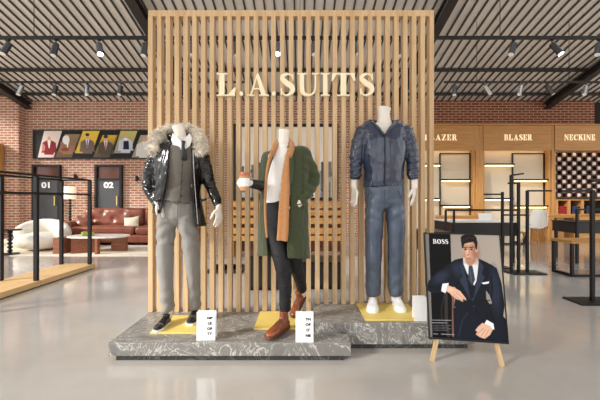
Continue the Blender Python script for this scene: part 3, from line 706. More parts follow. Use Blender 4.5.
# ---------------------------------------------------------------- clothes rack on wood plinth, left
XRr,XLr=-3.38,-3.92
def rackmod(y0,y1,label):
    t=thing('rack_platform',((XRr+XLr)/2,y0,0),label,'platform')
    boxo('deck',XLr,XRr,y0+.006,y1-.006,.012,.08,M['oak_floor'],t,bevel=.004)
    boxo('kick',XLr+.03,XRr-.03,y0+.04,y1-.04,0,.012,M['black'],t)
    return t
Ya_,Yb_,Yc_=Dp(268),F/76.6,3.0
rackmod(Yb_,Ya_,'far low oak platform under the black clothes rail at the left'); rackmod(Yc_,Yb_,'near low oak platform cut by the left picture edge')
def rack(y0,y1,label,posts=(0,1)):
    t=thing('clothes_rail',((XRr+XLr)/2,y0,.08),label,'clothes rail')
    xr,xl=XRr-.04,XLr+.04; zt=1.435
    for y in (y0,Yb_-.03,y1):
        for x in (xr,xl):
            bm=B(); bar(bm,(x,y,.0805),(x,y,zt),.045,.045); obj('post',bm,M['black'],t)
    for x in (xr,xl):
        for z in (zt+.012,1.215):
            bm=B(); bar(bm,(x,y0-.02,z),(x,y1+.02,z),.03 if z<1.3 else .04,.025); obj('rail',bm,M['black'],t)
    for y in (y0,y1):
        bm=B(); bar(bm,(xl,y,zt+.012),(xr,y,zt+.012),.03,.024); obj('cross_bar',bm,M['black'],t)
    return t
rack(3.2,Ya_-.1,'long black steel clothes rail frame standing on the oak platforms at the left')
# ---------------------------------------------------------------- shelving bays on the right
YF_=YB-.55            # front of fascia
qf=F/YF_
def fx(px): return (px-300)/qf
def fz(py): return H+(200-py)/qf
bayx=[(392,475.8),(483.5,551.5),(555,640)]
words=[('BLAZER',424.5,457),('BLASER',504,532),('NECKINE',564,595)]
side_=['left','middle','right']
for k,((a,b),(w_,ta,tb)) in enumerate(zip(bayx,words)):
    nm=['shelf bay with the BLAZER sign, partly behind the slatted screen','shelf bay with the BLASER sign','cubby wall bay with the NECKINE sign'][k]
    t=thing('shelving_bay',(fx((a+b)/2),YF_,0),'tall oak '+nm,'shelving')
    x0,x1=fx(a),fx(b); ztop=fz(125.5); zl=fz(150.5)
    boxo('fascia',x0,x1,YF_,YF_+.04,zl,ztop,M['oak_warm'],t)
    sgn=B()
    zb=fz(140.3); hh=5.8/qf
    f=lambda x,y,z:V((fx(ta)+x,YF_-.012+y*1.0,zb+z))
    for c,bmx in letters(w_,f,(tb-ta)/qf,hh,.12): obj('letter',bmx,M['glowtxt'],t)
    boxo('top_panel',x0,x1,YF_+.041,YB-.01,ztop-.04,ztop,M['oak_warm'],t)
    boxo('canopy',x0,x1,YF_+.041,YB-.01,zl+.06,zl+.09,M['oak_warm'],t)
    boxo('back_panel',x0+.051,x1-.051,(YF_+.24 if k<2 else YB-.04),(YF_+.27 if k<2 else YB-.005),.0,zl+.055,M['panel'],t)
    boxo('side_panel',x0-.0,x0+.05,YF_+.041,YB-.041,0,zl+.055,M['oak_warmz'],t)
    boxo('side_panel',x1-.05,x1,YF_+.041,YB-.041,0,zl+.055,M['oak_warmz'],t)
    boxo('downlight_strip',x0+.1,x1-.1,YF_+.06,YF_+.12,zl+.03,zl+.058,M['strip'],t)  # hidden glowing strip added in place of the bay's warm downlights
    if k<2:
        off=0 if k else -72
        fr_=(512.5,548.5) if k else (440,474)
        bm=B(); yy=YF_+.22
        g=F/yy
        gx=lambda px:(px-300)/g
        gz=lambda py:H+(200-py)/g
        for c in fr_: bar(bm,(min(gx(c),x1-.07),yy,.05),(min(gx(c),x1-.07),yy,gz(153.5)),.035)
        bar(bm,(gx(fr_[0]),yy,gz(153.5)),(min(gx(fr_[1]),x1-.07),yy,gz(153.5)),.03); obj('upright_frame',bm,M['black'],t)
        rows=[(484.5,515.5,165),(514,551,180.5),(484.5,514.5,199.5),(515,551,207)] if k else [(424,442,165),(441,472,180.5),(424,441.5,199.5),(442.5,472,206.5)]
        for (a_,b_,py) in rows:
            ys=YF_+.045; gq=F/ys
            sh=boxo('shelf',(a_-300)/gq+.02,min((b_-300)/gq-.02,x1-.055),ys,YF_+.235,H+(200-py)/gq+.0,H+(200-py)/gq+.05,M['blackwood'],t)
            boxo('shelf_light',(a_-300)/gq+.05,min((b_-300)/gq-.05,x1-.09),ys+.03,ys+.07,H+(200-py)/gq-.035,H+(200-py)/gq-.001,M['strip'],sh)
    else:
        # cubby grid
        gz0,gz1=fz(197.5),fz(151.5); gx0,gx1=x0+.06,x1-.06; nx=16; nzc=10; cw=(gx1-gx0)/nx; ch=(gz1-gz0)/nzc
        boxo('cubby_back',gx0,gx1,YB-.06,YB-.041,gz0,gz1,M['darkrecess'],t)
        bm=B()
        for i_ in range(nx+1): box(bm,gx0+i_*cw-.012,gx0+i_*cw+.012,YF_+.2,YB-.061,gz0,gz1)
        for j_ in range(nzc+1):
            for i_ in range(nx): box(bm,gx0+i_*cw+.0125,gx0+(i_+1)*cw-.0125,YF_+.2,YB-.061,gz0+j_*ch-.01,gz0+j_*ch+.01)
        obj('cubby_grid',bm,M['clay'],t)
        for zz in (fz(199.5),fz(214)): boxo('shelf',x0+.051,x1-.051,YF_+.05,YB-.061,zz-.03,zz,M['oak_warm'],t)
        for px in (557,569.5,583): boxo('divider',fx(px),fx(px+2.4),YF_+.05,YB-.061,fz(214)+.001,fz(199.5)-.031,M['oak_warmz'],t)
        boxo('lower_cabinet',x0+.051,x1-.051,YF_+.1,YB-.061,0,fz(214)-.031,M['oak_warm'],t)
        boxo('recess_back',x0+.06,x1-.06,YB-.08,YB-.062,fz(214)+.001,fz(199.5)-.032,M['darkrecess'],t)
        src=None
        colr=['roll','tie']
        for j_ in range(nzc):
            for i_ in range(nx):
                if (i_+j_)%2==0: continue
                cx_=gx0+(i_+.5)*cw; z_=gz0+j_*ch+.011
                if src is None:
                    bm=B(); 
                    lathe(bm,(0,-.12,0.065),[(.03,-.1),(.062,-.09),(.064,0),(.062,.09),(.03,.1)],12,Matrix.Rotation(PI/2,4,'X'))
                    src=obj('rolled_tie',bm,M['rollcream'],smooth=True); o=src
                else: o=src.copy(); C.objects.link(o)
                o.location=(cx_,YF_+.42,z_); row=['bottom','second','third','fourth','fifth','sixth','seventh','eighth','ninth','top'][j_]
                tag(o,'white rolled item in the %s row of the dark cubby grid'%row,'rolled item','white rolls in the cubby grid')
        for px,m_,l,w_ in ((560.5,'redcloth','folded red cloth in the left compartment under the cubby grid',.3),(575,'bluecloth','folded blue cloth in the middle compartment under the cubby grid',.3),(590,'bluecloth','folded dark blue cloth in the right compartment under the cubby grid',.24)):
            bm=B()
            for s_ in range(4): box(bm,fx(px),fx(px)+w_-.01*(s_%2),YF_+.1,YF_+.35,fz(214)+.002+s_*.06,fz(214)+.002+s_*.06+.055)
            o=obj('folded_cloth',bm,M[m_],bevel=.015); center_origin(o); tag(o,l,'folded cloth')
for px in (476.1,552.2):
    bm=B(); o=boxo('trim_%d'%n_,fx(px),fx(px)+ (7.2 if px<500 else 2.4)/qf,YF_+(.02),YB-.005,0,fz(125.5),M['oak_warmz'],kind='structure'); n_+=1
boxo('fascia_cap',fx(392),fx(640),YF_-.03,YB-.005,fz(125.3),fz(124),M['oak_warm'],kind='structure').name='trim_%d'%n_; n_+=1
# ---------------------------------------------------------------- black counter, racks, tables
def blacktable(px0,px1,Y,pyt,pyb,d,label,top='white',frame=None):
    q=F/Y; x0,x1=(px0-300)/q,(px1-300)/q; z1=H+(200-pyt)/q; z0=H+(200-pyb)/q
    t=thing('display_table',((x0+x1)/2,Y,0),label,'table')
    boxo('apron',x0,x1,Y,Y+d,z0,z1-.02,M['blackwood'],t); boxo('table_top',x0-.01,x1+.01,Y-.01,Y+d+.01,z1-.019,z1,M[top],t)
    for x in (x0+.02,x1-.06):
        for y in (Y+.03,Y+d-.07): boxo('leg',x,x+.04,y,y+.04,0,z0-.001,M['black'],t)
    return t,x0,x1,z1
Yq=6.1; t,x0,x1,z1=blacktable(452,517,Yq,221.5,236,.8,'long black display table with a white top behind the sign board')
q=F/Yq
bm=B(); zz=H+(200-210)/q
for x in ((444.5-300)/q,(452.7-300)/q): bar(bm,(x,Yq-.05,0),(x,Yq-.05,zz),.03)
bar(bm,((444.5-300)/q,Yq-.05,zz),((517-300)/q,Yq-.05,zz),.035); bar(bm,((516.5-300)/q,Yq-.05,0),((516.5-300)/q,Yq-.05,zz),.03)
o=obj('table_rail',bm,M['black']); center_origin(o); tag(o,'thin black rail frame standing over the black table behind the sign','rail frame')
plt_,a_,b_,c_=blacktable(425,450,4.5,232,252,.55,'small black display table between the screen and the sign board',top='black')
p=P(486,220,Yq+.35); 
bm=B(); box(bm,p.x-.13,p.x+.13,p.y,p.y+.01,z1+.001,z1+.14,mx=None); bmesh.ops.rotate(bm,verts=bm.verts,cent=(p.x,p.y,z1+.001),matrix=Matrix.Rotation(-.3,3,'X')); o=obj('white_box',bm,M['white'],bevel=.004); center_origin(o); tag(o,'white tablet stand leaning on the long black table','stand')
# wooden back counter left of bay 1
bk=boxo('wooden_counter',(436-300)/33.,(482-300)/33.,9.95,10.36,0,H-.32*1.45,M['oak_warm'],bevel=.005); center_origin(bk); tag(bk,'low oak counter against the shelving behind the long black table','counter')
def prack(Y,px0,px1,posts,arms,label):
    q=F/Y; base=thing('garment_stand',((px0+px1)/2/q-300/q,Y,0),label,'garment stand')
    boxo('base_plate',(px0-300)/q,(px1-300)/q,Y-.14,Y+.14,0,.018,M['black'],base)
    for px,py in posts:
        bm=B(); bar(bm,((px-300)/q,Y,.018),((px-300)/q,Y,H+(200-py)/q),.035); obj('post',bm,M['black'],base)
    for (ax,ay,bx_,by) in arms:
        bm=B(); bar(bm,((ax-300)/q,Y,H+(200-ay)/q),((bx_-300)/q,Y,H+(200-by)/q),.022,.026); obj('arm',bm,M['black'],base)
    return base
prack(F/64.8,508,541,[(511.2,175),(518.5,182),(527.3,190.5)],[(511.2,175.3,523.5,173.6),(527.3,190.8,551.5,190.8),(508,183.2,518,183.2),(503,215,527,215)],'black garment stand with three posts of stepped height, right of the sign board')
prack(F/60,497,507,[(502.4,192)],[(484,194.3,502.4,194.3)],'slim black garment stand with an arm to the left, behind the sign board')
prack(F/(102/1.126),572,612,[(592.3,190),(606,176)],[(561,191,592.3,190.6),(592.3,181,615,179)],'black garment stand on a square base at the right picture edge')
Yw=Dp(243); qw=F/Yw
wt=thing('wooden_table',((562-300)/qw,Yw,0),'light oak table with slab legs beside the white chair','table')
wx=lambda px:(px-300)/qw
zt=H+(200-215.5)/qw
boxo('table_top',wx(543),wx(581),Yw-.05,Yw+.75,zt-.06,zt,M['oak_warm'],wt,bevel=.004)
for a,b,y0,y1 in ((545.5,547.3,0,.6),(556.5,564,0,.08),(574,580,0,.7)): boxo('leg',wx(a),wx(b),Yw+y0,Yw+y1,0,zt-.061,M['oak_warmz'],wt)
boxo('shelf_board',wx(547.4),wx(556.4),Yw+.3,Yw+.36,.35,zt-.061,M['walnut'],wt)
# white shell chair
def shell_chair(px,Y,label,rot,s=1.0):
    x=(px-300)*Y/F; t=thing('shell_chair',(x,Y,0),label,'chair')
    mx=Matrix.Translation((x,Y,0))@Matrix.Rotation(rot,4,'Z')@Matrix.Scale(s,4)
    bm=B(); g=[]
    n=14
    for i_ in range(n+1):
        v=i_/n; row=[]
        for j_ in range(13):
            u=j_/12*2-1
            if v<.5: y=-.22+v*.84; z=.45-.03*math.sin(v*2*PI); w=.23*(1-.1*(1-v*2)); up=.10*abs(u)**3*(v*2)
            else: k=(v-.5)*2; y=.20+.13*k+.0; z=.45+.42*k; w=.23*(1-.35*k**3); up=.02
            row.append(bm.verts.new(mx@V((u*w,y-(.10*u*u if v>=.5 else 0),z+up))))
        g.append(row)
    for a,b in zip(g,g[1:]):
        for k in range(12): bm.faces.new((a[k],a[k+1],b[k+1],b[k]))
    o=obj('shell',bm,M['plastic'],t,smooth=True); so=o.modifiers.new('s','SOLIDIFY'); so.thickness=.012
    for sx,sy in ((-1,-1),(1,-1),(1,1),(-1,1)):
        bm=B(); tube(bm,[(mx@V((sx*.1,sy*.1,.44)),.016),(mx@V((sx*.22,sy*.22,.0)),.009)],8,sub=1,round_end=False); obj('leg',bm,M['oak_warmz'],t)
shell_chair(534.5,Dp(246),'white shell chair with thin wooden legs at the oak table',-1.1)
Yn=Dp(271); 
def bench(px0,px1,Y,pyt,label,top='oak_warm',d=.5,zapr=None):
    q=F/Y; x0,x1=(px0-300)/q,(px1-300)/q; z1=H+(200-pyt)/q
    t=thing('bench',((x0+x1)/2,Y,0),label,'bench')
    boxo('bench_top',x0,x1,Y,Y+d,z1-.04,z1,M[top],t)
    for x in (x0+.005,x1-.045):
        for y in (Y+.01,Y+d-.05): boxo('leg',x,x+.04,y,y+.04,.04,z1-.041,M['black'],t)
        boxo('side_runner',x,x+.04,Y+.01,Y+d-.01,0,.039,M['black'],t)
    boxo('runner',x0+.05,x1-.05,Y+.01,Y+.04,.0,.035,M['black'],t)
bench(572,632,4.95,241,'low bench with a wooden top and black frame near the right picture edge',d=.42)
tt,_,_,_=blacktable(577,640,6.1,222,233.5,.6,'black display table behind the bench at the right edge',top='black')
q=F/6.0
bm=B(); bar(bm,((577-300)/q,6.0,0),((577-300)/q,6.0,H+(200-209)/q),.035); bar(bm,((577-300)/q,6.0,H+(200-209.5)/q),((640-300)/q,6.0,H+(200-209.5)/q),.03); bar(bm,((640-300)/q,6.0,0),((640-300)/q,6.0,H+(200-209)/q),.035)
o=obj('table_rail',bm,M['black']); center_origin(o); tag(o,'thin black rail frame over the black table at the right edge','rail frame')
bench(503,526,8.6,232,'low pale wooden bench in front of the BLASER bay',d=.5)
# ---------------------------------------------------------------- easel sign with a printed advert
BL=V((.899,2.37,.160)); BR=V((1.406,2.29,.156)); TL=V((.899,2.47,.890)); TR=BR+(TL-BL)
ez=thing('easel_sign',(1.15,2.4,0),'framed poster of a man in a dark suit on a wooden easel beside the platforms','sign board')
U=(BR-BL); Vv=(TL-BL); Nn=U.cross(Vv).normalized()      # towards camera?
if Nn.y>0: Nn=-Nn
def bp(u,v,d=0): return TL+U*u-Vv*v+Nn*d     # u right, v down
bm=B(); fw=.022
def qbox(u0,u1,v0,v1,d0,d1):
    vs=[bm.verts.new(bp(u,v,d)) for d in (d0,d1) for u,v in ((u0,v0),(u1,v0),(u1,v1),(u0,v1))]
    for f in ((0,1,2,3),(7,6,5,4),(0,4,5,1),(1,5,6,2),(2,6,7,3),(3,7,4,0)): bm.faces.new([vs[i] for i in f])
qbox(0,1,0,.012,-.02,.006); qbox(0,1,.985,1,-.02,.006); qbox(0,.014,.012,.985,-.02,.006); qbox(.986,1,.012,.985,-.02,.006)
obj('frame',bm,M['black'],ez)
bm=B(); qbox(.014,.986,.012,.985,-.019,-.002); obj('board',bm,M['blackwood'],ez)
W_,H_=230,330; cv=Canvas(W_,H_,(168,158,148))
HEAD=False
def c_(x,y):
    if HEAD: x=153+(x-153)*.86; y=100+(y-100)*.97
    t=(y-20)/290.; u=(x-(22+16*t))/(216-4*t); v=(y-(20+5*u))/(283+10*u)
    return (u*W_,v*H_)
def CP(pts,*a,**k): cv.poly([c_(*p) for p in pts],*a,**k)
sc_=W_/214.
def CE(x,y,rx,ry,c,**k): X,Y=c_(x,y); cv.ell(X,Y,rx*sc_,ry*sc_*1.03,c,**k)
def CL(pts,w,c,**k): cv.line([c_(*p) for p in pts],w*sc_,c,**k)
CP([(98,15),(260,15),(260,330),(98,330)],(152,143,134),(178,168,158),0,0,W_)
CP([(20,15),(36,15),(52,330),(20,330)],(120,118,116)); CP([(34,15),(98,18),(106,330),(46,330)],(6,6,8))
# chair
CL([(80,165),(84,190),(84,250),(90,300)],9,(52,46,44)); CL([(92,160),(104,200),(103,300)],7,(116,84,66)); CL([(84,170),(70,230),(74,280)],3,(40,40,44))
nav=(20,24,35); nav2=(46,54,74); nd=(10,12,20)
# trousers / lower
CP([(104,225),(215,215),(252,262),(252,330),(106,330)],nav,(20,25,38),1,150,H_)
CL([(150,232),(128,262),(118,300)],4,nav2,op=.6); CL([(200,240),(190,290)],6,nd,op=.6); 
# jacket torso
CP([(136,88),(110,94),(88,108),(60,128),(34,152),(28,176),(44,186),(74,184),(96,172),(110,168),(112,190),(106,222),(150,240),(176,256),(200,240),(214,262),(240,256),(246,220),(240,160),(228,118),(214,108),(182,92)],nav)
CE(70,142,26,13,nav2,soft=.9,rot=-.6,op=.8); CE(222,180,14,60,nav2,soft=.9,op=.7); CE(120,120,18,20,nav2,soft=.9,op=.7)
CL([(34,168),(60,176),(92,166)],3,nd); CL([(110,168),(124,150)],3,nd); CL([(212,140),(214,180),(205,220)],3,nd); CL([(206,232),(214,258)],3,nd)
# gap of background between arm and body at right
CP([(196,178),(206,192),(212,214),(206,216),(197,204)],(150,142,136))
# shirt
CP([(134,88),(176,90),(178,100),(172,150),(164,166),(144,130),(134,104)],(226,230,236)); CP([(138,90),(150,112),(136,108)],(245,247,250)); CP([(176,92),(160,112),(174,112)],(236,240,244))
# vest / tie
CP([(134,104),(140,126),(152,150),(162,170),(170,156),(176,120),(184,140),(180,190),(160,214),(138,200),(128,160)],nav)
CP([(150,110),(160,110),(162,120),(167,150),(158,166),(147,148),(149,120)],(58,64,78)); CL([(153,124),(157,156)],2,(92,98,112))
# lapels
CP([(134,98),(126,112),(132,140),(122,150),(148,196),(152,206),(146,160),(138,128)],nav2); CP([(180,98),(192,112),(186,134),(194,142),(168,190),(158,210),(170,160),(178,124)],nav2)
CL([(152,206),(170,236),(178,256)],2.4,(12,15,24)); CE(158,203,1.8,1.8,(70,74,84)); CE(162,222,1.6,1.6,(70,74,84))
CP([(184,158),(206,154),(204,160),(190,162)],(242,244,248))
CL([(112,196),(140,206)],2.5,nd); CL([(180,206),(206,206)],2.5,nd)
# head
HEAD=True
skin=(214,170,144); sk2=(160,112,90)
CP([(140,78),(166,76),(172,96),(158,112),(146,108),(138,94)],(192,148,124))
CE(152,66,20,29,skin,soft=.12); CP([(132,64),(136,88),(148,106),(160,106),(171,86),(173,60)],skin)
CE(172,74,11,26,sk2,soft=1.2,op=.85); CE(152,100,16,8,sk2,soft=1.0,op=.6); CE(140,56,10,5,sk2,soft=1.0,op=.5); CE(161,56,9,5,sk2,soft=1.0,op=.5); CE(136,76,4,16,sk2,soft=.9,op=.5); CE(152,40,14,5,sk2,soft=1.0,op=.5); CE(145,72,5,9,(232,192,168),soft=1.2,op=.7)
CE(176,64,4,9,(206,160,136)); 
hair=(30,24,24)
CP([(126,48),(124,36),(130,26),(146,19),(164,18),(176,28),(180,44),(177,66),(172,62),(171,50),(166,42),(150,44),(136,48),(131,62),(128,60)],hair); CE(150,31,22,11,hair); CL([(134,38),(150,29),(168,31)],2.5,(66,54,50),op=.7)
CL([(134,59),(146,59.5)],2.6,(48,34,30)); CL([(152,59.5),(165,57)],2.6,(48,34,30))
CE(140,64,4,2.2,(70,50,44)); CE(159,64,4,2.2,(70,50,44)); CE(140,64,1.6,1.8,(20,16,18)); CE(158.5,64,1.6,1.8,(20,16,18))
CL([(150,62),(152,76),(148,79)],2.2,(178,128,104)); CE(147,80,4,1.8,(170,120,98)); CL([(142,90),(150,89),(157,90)],2.6,(176,98,92)); CL([(142,92.5),(155,93)],1,(150,90,80))
HEAD=False
# hands and cuffs
CP([(74,160),(92,158),(90,170),(82,186),(70,180)],(238,240,244)); CP([(88,164),(106,170),(124,180),(140,200),(141,206),(130,202),(133,210),(120,204),(114,202),(104,196),(94,186),(84,180)],(222,180,154))
for a,b in (((112,184),(138,204)),((104,188),(128,208)),((100,192),(117,205))): CL([a,b],1.2,(170,124,102))
CE(96,176,8,5,(236,200,176),soft=.8,op=.7)
CP([(196,258),(214,268),(216,284),(204,282),(190,268)],(240,242,246)); CP([(184,266),(204,274),(212,284),(204,298),(190,308),(176,304),(165,296),(170,290),(164,286),(172,276)],(224,182,156))
for a,b in (((186,280),(170,296)),((192,284),(179,303)),((200,286),(189,306))): CL([a,b],1.3,(168,122,100))
for k,(a,b) in enumerate(((44,98),(44,86))): CL([(a,258+k*7),(b,259+k*7)],1.6,(170,172,178))
for k in range(4): CL([(46,272+k*4.3),(98-9*(k%2),273+k*4.3)],1,(120,122,128))
CL([(48,294),(60,295)],1.8,(160,160,166)); CL([(70,295),(106,297)],1.8,(160,160,166))
cv.mesh('printed_picture',lambda u,v:bp(.014+u*.972,.012+v*.973,.0005),ez)
f=lambda x,y,z:bp(.115+x/U.length,.106-z/Vv.length,.0015+y*.02)
for c,bmx in letters('BOSS',f,.106,.032,.08): obj('letter',bmx,M['card'],ez)
# easel legs
def leg(a,b,w=.03):
    bm=B(); bar(bm,a,b,w,.024); obj('leg',bm,M['oak'],ez)
fl_=V((at(433.5,361.5,2.378))); fl_.z=.0; fr_=V(at(501,366,2.307)); fr_.z=0
leg(fl_+V((-.012,0,0)),bp(.13,.97,-.035),.024); bm_=0
leg(fr_+V((.008,0,0)),bp(.86,.97,-.035),.024)
leg(bp(.13,.97,-.035),bp(.45,.1,-.04)); leg(bp(.86,.97,-.035),bp(.55,.1,-.04))
bk_=V((1.56,2.95,0)); leg(bk_,bp(.5,.12,-.035),.022)
bm=B(); bar(bm,bp(.02,1.0,.0),bp(.98,1.0,.0),.03,.02); obj('ledge',bm,M['oak_warm'],ez) if 0 else bm.free()
# ---------------------------------------------------------------- mannequins
def hand(bm,w,d,side,curl=.5,s=1.0,spread=.08):
    """w wrist, d direction of the hand, side = towards the thumb; the palm faces d x side"""
    w=V(w); d=V(d).normalized(); side=V(side); side=(side-d*side.dot(d)).normalized(); pn=d.cross(side)
    tube(bm,[(w-d*.03*s,.026*s,.019*s),(w+d*.02*s,.030*s,.016*s),(w+d*.055*s,.038*s,.015*s),(w+d*.085*s,.038*s,.012*s)],14,side=side,sub=3)
    fl=(.070,.080,.075,.058)
    for k,L in enumerate(fl):
        off=(.027-.018*k)*s; p=w+d*(.078-.004*abs(k-1))*s+side*off; L*=s
        dd=(d+side*spread*(1.5-k)).normalized(); pts=[(p,.0092*s)]
        for j,fr in enumerate((.45,.32,.23)):
            a=curl*(.35+.45*j)*(1+.08*k); q=(dd*math.cos(a)+pn*math.sin(a)); p=p+q*(L*fr); pts.append((p,(.0086-.0009*j)*s))
        tube(bm,pts,8,side=side,sub=2)
    p=w+d*.02*s+side*.024*s
    t1=(d*.65+side*.72+pn*.25).normalized(); t2=(d*.92+side*.25+pn*.35).normalized()
    tube(bm,[(p,.014*s),(p+t1*.036*s,.0115*s),(p+t1*.036*s+t2*.028*s,.0098*s),(p+t1*.036*s+t2*.05*s,.008*s)],8,sub=2)
def shoe(name,heel,toe,parent,style,up=V((0,0,1)),bank=0):
    """heel/toe: contact points of the sole; style decides upper, sole, laces"""
    heel=V(heel);toe=V(toe); L=(toe-heel).length; f=(toe-heel).normalized(); s=f.cross(up).normalized(); u=s.cross(f)
    mx=Matrix((( s.x,f.x,u.x,heel.x),(s.y,f.y,u.y,heel.y),(s.z,f.z,u.z,heel.z),(0,0,0,1)))
    k=L/.29; wk=1.14 if style=='sneaker' else 1.0; so=.026 if style!='patent' else .02
    st=[(.0,.022,.05),(.012,.032,.072),(.05,.036,.082),(.09,.036,.084),(.13,.038,.074),(.17,.043,.058),(.21,.047,.046),(.25,.042,.038),(.275,.030,.030),(.288,.014,.020)]
    bm=B(); rows=[]
    for y,w,h in st:
        row=[]
        for j in range(17):
            a=PI*j/16; ca,sa=math.cos(a),math.sin(a)
            row.append(bm.verts.new(mx@V((w*wk*math.copysign(abs(ca)**.7,ca)*k,y*k,(so*.6+h*abs(sa)**.75)*k))))
        rows.append(row)
    for a,b in zip(rows,rows[1:]):
        for j in range(16): bm.faces.new((a[j],a[j+1],b[j+1],b[j]))
        bm.faces.new((a[0],b[0],b[16],a[16]))
    bm.faces.new(rows[0]); bm.faces.new(rows[-1][::-1])
    ah={'patent':.105,'boot':.15,'sneaker':.095}[style]
    tube(bm,[(mx@V((0,.055*k,.05*k)),.036*k,.048*k),(mx@V((0,.052*k,ah*.75*k)),.034*k,.045*k),(mx@V((0,.05*k,ah*k)),.036*k,.046*k)],18,side=s,sub=2,round_end=False)
    bm=remesh(bm,.005,4)
    colr={'patent':'patent','boot':'tan','sneaker':'sneaker'}[style]
    if style=='boot': displace(bm,lambda p,n:.0015*nz(p,40,40,40,2))
    o=obj(name,bm,M[colr],parent,smooth=True)
    # sole
    out=[]
    for sg_ in (1,-1):
        seq=st if sg_==1 else st[::-1]
        for y,w,h in seq: out.append(((w*wk+.004)*sg_*k,(y if y>0 else -.004)*k))
    bm=B()
    a=[bm.verts.new(mx@V((x,y,.0005))) for x,y in out]; b=[bm.verts.new(mx@V((x,y,so*k))) for x,y in out]; n=len(out)
    bm.faces.new(a[::-1]); bm.faces.new(b)
    for j in range(n): bm.faces.new((a[j],a[(j+1)%n],b[(j+1)%n],b[j]))
    obj('sole',bm,M['tan_sole'] if style=='boot' else M['sneaker'],o)
    if style=='patent':
        bm=B()
        for j in range(9):
            a=PI*(.05+.9*j/8); 
        pts=[(mx@V((math.cos(PI*j/8)*.047*k,.205*k,(so*.6+.049*abs(math.sin(PI*j/8))**.75)*k)),.003) for j in range(9)]
        tube(bm,pts,6,sub=1); obj('toe_seam',bm,M['lampchrome'],o)
    bm=B()
    for j in range(5):
        y=.10+.021*j; h=lerp_tab([(a_,c_2) for a_,b_2,c_2 in st],y)
        tube(bm,[(mx@V((-.017*k,y*k,(so*.6+h*.93)*k)),.003),(mx@V((0,(y+.006)*k,(so*.6+h+.004)*k)),.003),(mx@V((.017*k,y*k,(so*.6+h*.93)*k)),.003)],6,sub=1)
    obj('laces',bm,{'patent':M['tie'],'boot':M['tan_sole'],'sneaker':M['white']}[style],o)
    return o
def wrink(amp,sx,sz,seed=0,fine=.3):
    def f(p,n):
        a=nz(p,sx,sx,sz,seed)
        return amp*(a+fine*ridged(p,sx*2,sx*2,sz*1.8,seed+5)-.3*fine)
    return f
# ============ mannequin one: parka, waistcoat, grey trousers
Y0=2.72
def W(px,py,dy=0): return at(px,py,Y0+dy)
U1=Y0/F
m1=thing('mannequin',(W(178,320).x,Y0,ZP1+ZM),'headless mannequin in black leather parka with fur hood, waistcoat and grey trousers','mannequin')
bm=B()
tube(bm,[(W(178,126,.0),.052,.053),(W(179,130,.0),.045,.048),(W(181,138,.01),.045,.05),(W(180,150,.03),.07,.06)],18,side=(1,0,0),round_end=False)
tube(bm,[(W(179,150,.03),.17,.07),(W(180,170,.02),.15,.09),(W(179,190,.02),.12,.085),(W(177,208,.02),.11,.07),(W(177,214,.02),.10,.06)],20,side=(1,0,0))
tube(bm,[(W(168,222,.02),.06),(W(166,262,.0),.043),(W(168,300,.02),.034),(W(168,318,.03),.035)],14,side=(1,0,0))
tube(bm,[(W(188,222,.02),.06),(W(193,262,.04),.043),(W(196,300,.12),.034),(W(196,312,.14),.035)],14,side=(1,0,0))
tube(bm,[(W(160,152,.03),.045),(W(152.5,166,.03),.040),(W(149,181,.02),.034),(W(157,203,-.05),.024)],14)
tube(bm,[(W(199,152,.03),.045),(W(204.5,167,.05),.040),(W(209,182,.05),.034),(W(214.5,196,.02),.028),(W(219,207,-.02),.024)],14)
hand(bm,W(157.5,203,-.095),(.55,.25,-1),(-.35,-1,.0),curl=.25,s=.85)
hand(bm,W(219,208,-.02),(.02,-.12,-1),(-.55,-.8,.1),curl=.55,s=1.0)
bm=remesh(bm,.0048,1); obj('body',bm,M['skin'],m1,smooth=True)
bm=B()
tube(bm,[(W(177,201,.02),.140,.10),(W(177,210,.02),.150,.11),(W(177,217,.02),.150,.11)],26,side=(1,0,0),sub=4)
tube(bm,[(W(168,218,.02),.076,.1),(W(166,235,.01),.068,.09),(W(165,262,-.01),.056,.072),(W(166.5,285,.0),.050,.064),(W(168,309,.02),.045,.06)],20,side=(1,0,0))
tube(bm,[(W(186.5,218,.02),.076,.1),(W(189.5,235,.02),.066,.09),(W(192.5,262,.03),.056,.072),(W(194,285,.08),.050,.064),(W(195.5,306,.13),.045,.06)],20,side=(1,0,0))
bm=remesh(bm,.008,4)
def dt(p,n):
    px,py=proj(p); d=.006*nz(p,9,9,4,1)+.004*nz(p,22,22,10,3)
    if py>285: d+=.004*math.sin(py*.5+px*.25)*min(1,(py-285)/12)          # breaks at the ankle
    if 222<py<245: d+=.006*math.sin((px-177)*.35+(py-232)*(-.5 if px>177 else .5))*.8
    d+=.004*ridged(p,16,16,5,12)
    return d
displace(bm,dt); tr=cloth('trousers',bm,M['trouser'],m1)
bm=B(); tube(bm,[(W(177.5,203,-.112),.004),(W(177.5,228,-.125),.003)],6,sub=1); obj('fly',bm,M['vest'],tr)
bm=B(); bar(bm,W(157.5,208,-.06),W(163,219,-.10),.006); obj('pocket_edge',bm,M['vest'],tr)
bm=B()
tube(bm,[(W(181,139,.015),.062,.060),(W(181,146,.015),.075,.066),(W(181,152,.02),.14,.09),(W(180,168,.02),.140,.10)],24,side=(1,0,0))
bm=remesh(bm,.008,3); cloth('shirt',bm,M['shirt'],m1)
bm=B()
for pts in ([(172.5,133),(181,141),(183,150),(175,149),(171,140)],[(189.5,133),(183,141),(184.5,150),(190,146),(192,139)]):
    a=[bm.verts.new(W(x,y,-.085+.001*abs(x-181)**1.4)) for x,y in pts]; bm.faces.new(a)
o=obj('collar',bm,M['shirt'],m1); s=o.modifiers.new('s','SOLIDIFY'); s.thickness=.006
bm=B(); tube(bm,[(W(183.5,141.5,-.092),.018,.012),(W(183,146,-.097),.012,.010),(W(183.5,152,-.1),.02,.008),(W(184,160,-.098),.024,.008)],12,side=(1,0,0),sub=2); obj('tie',bm,M['tie'],m1,smooth=True)
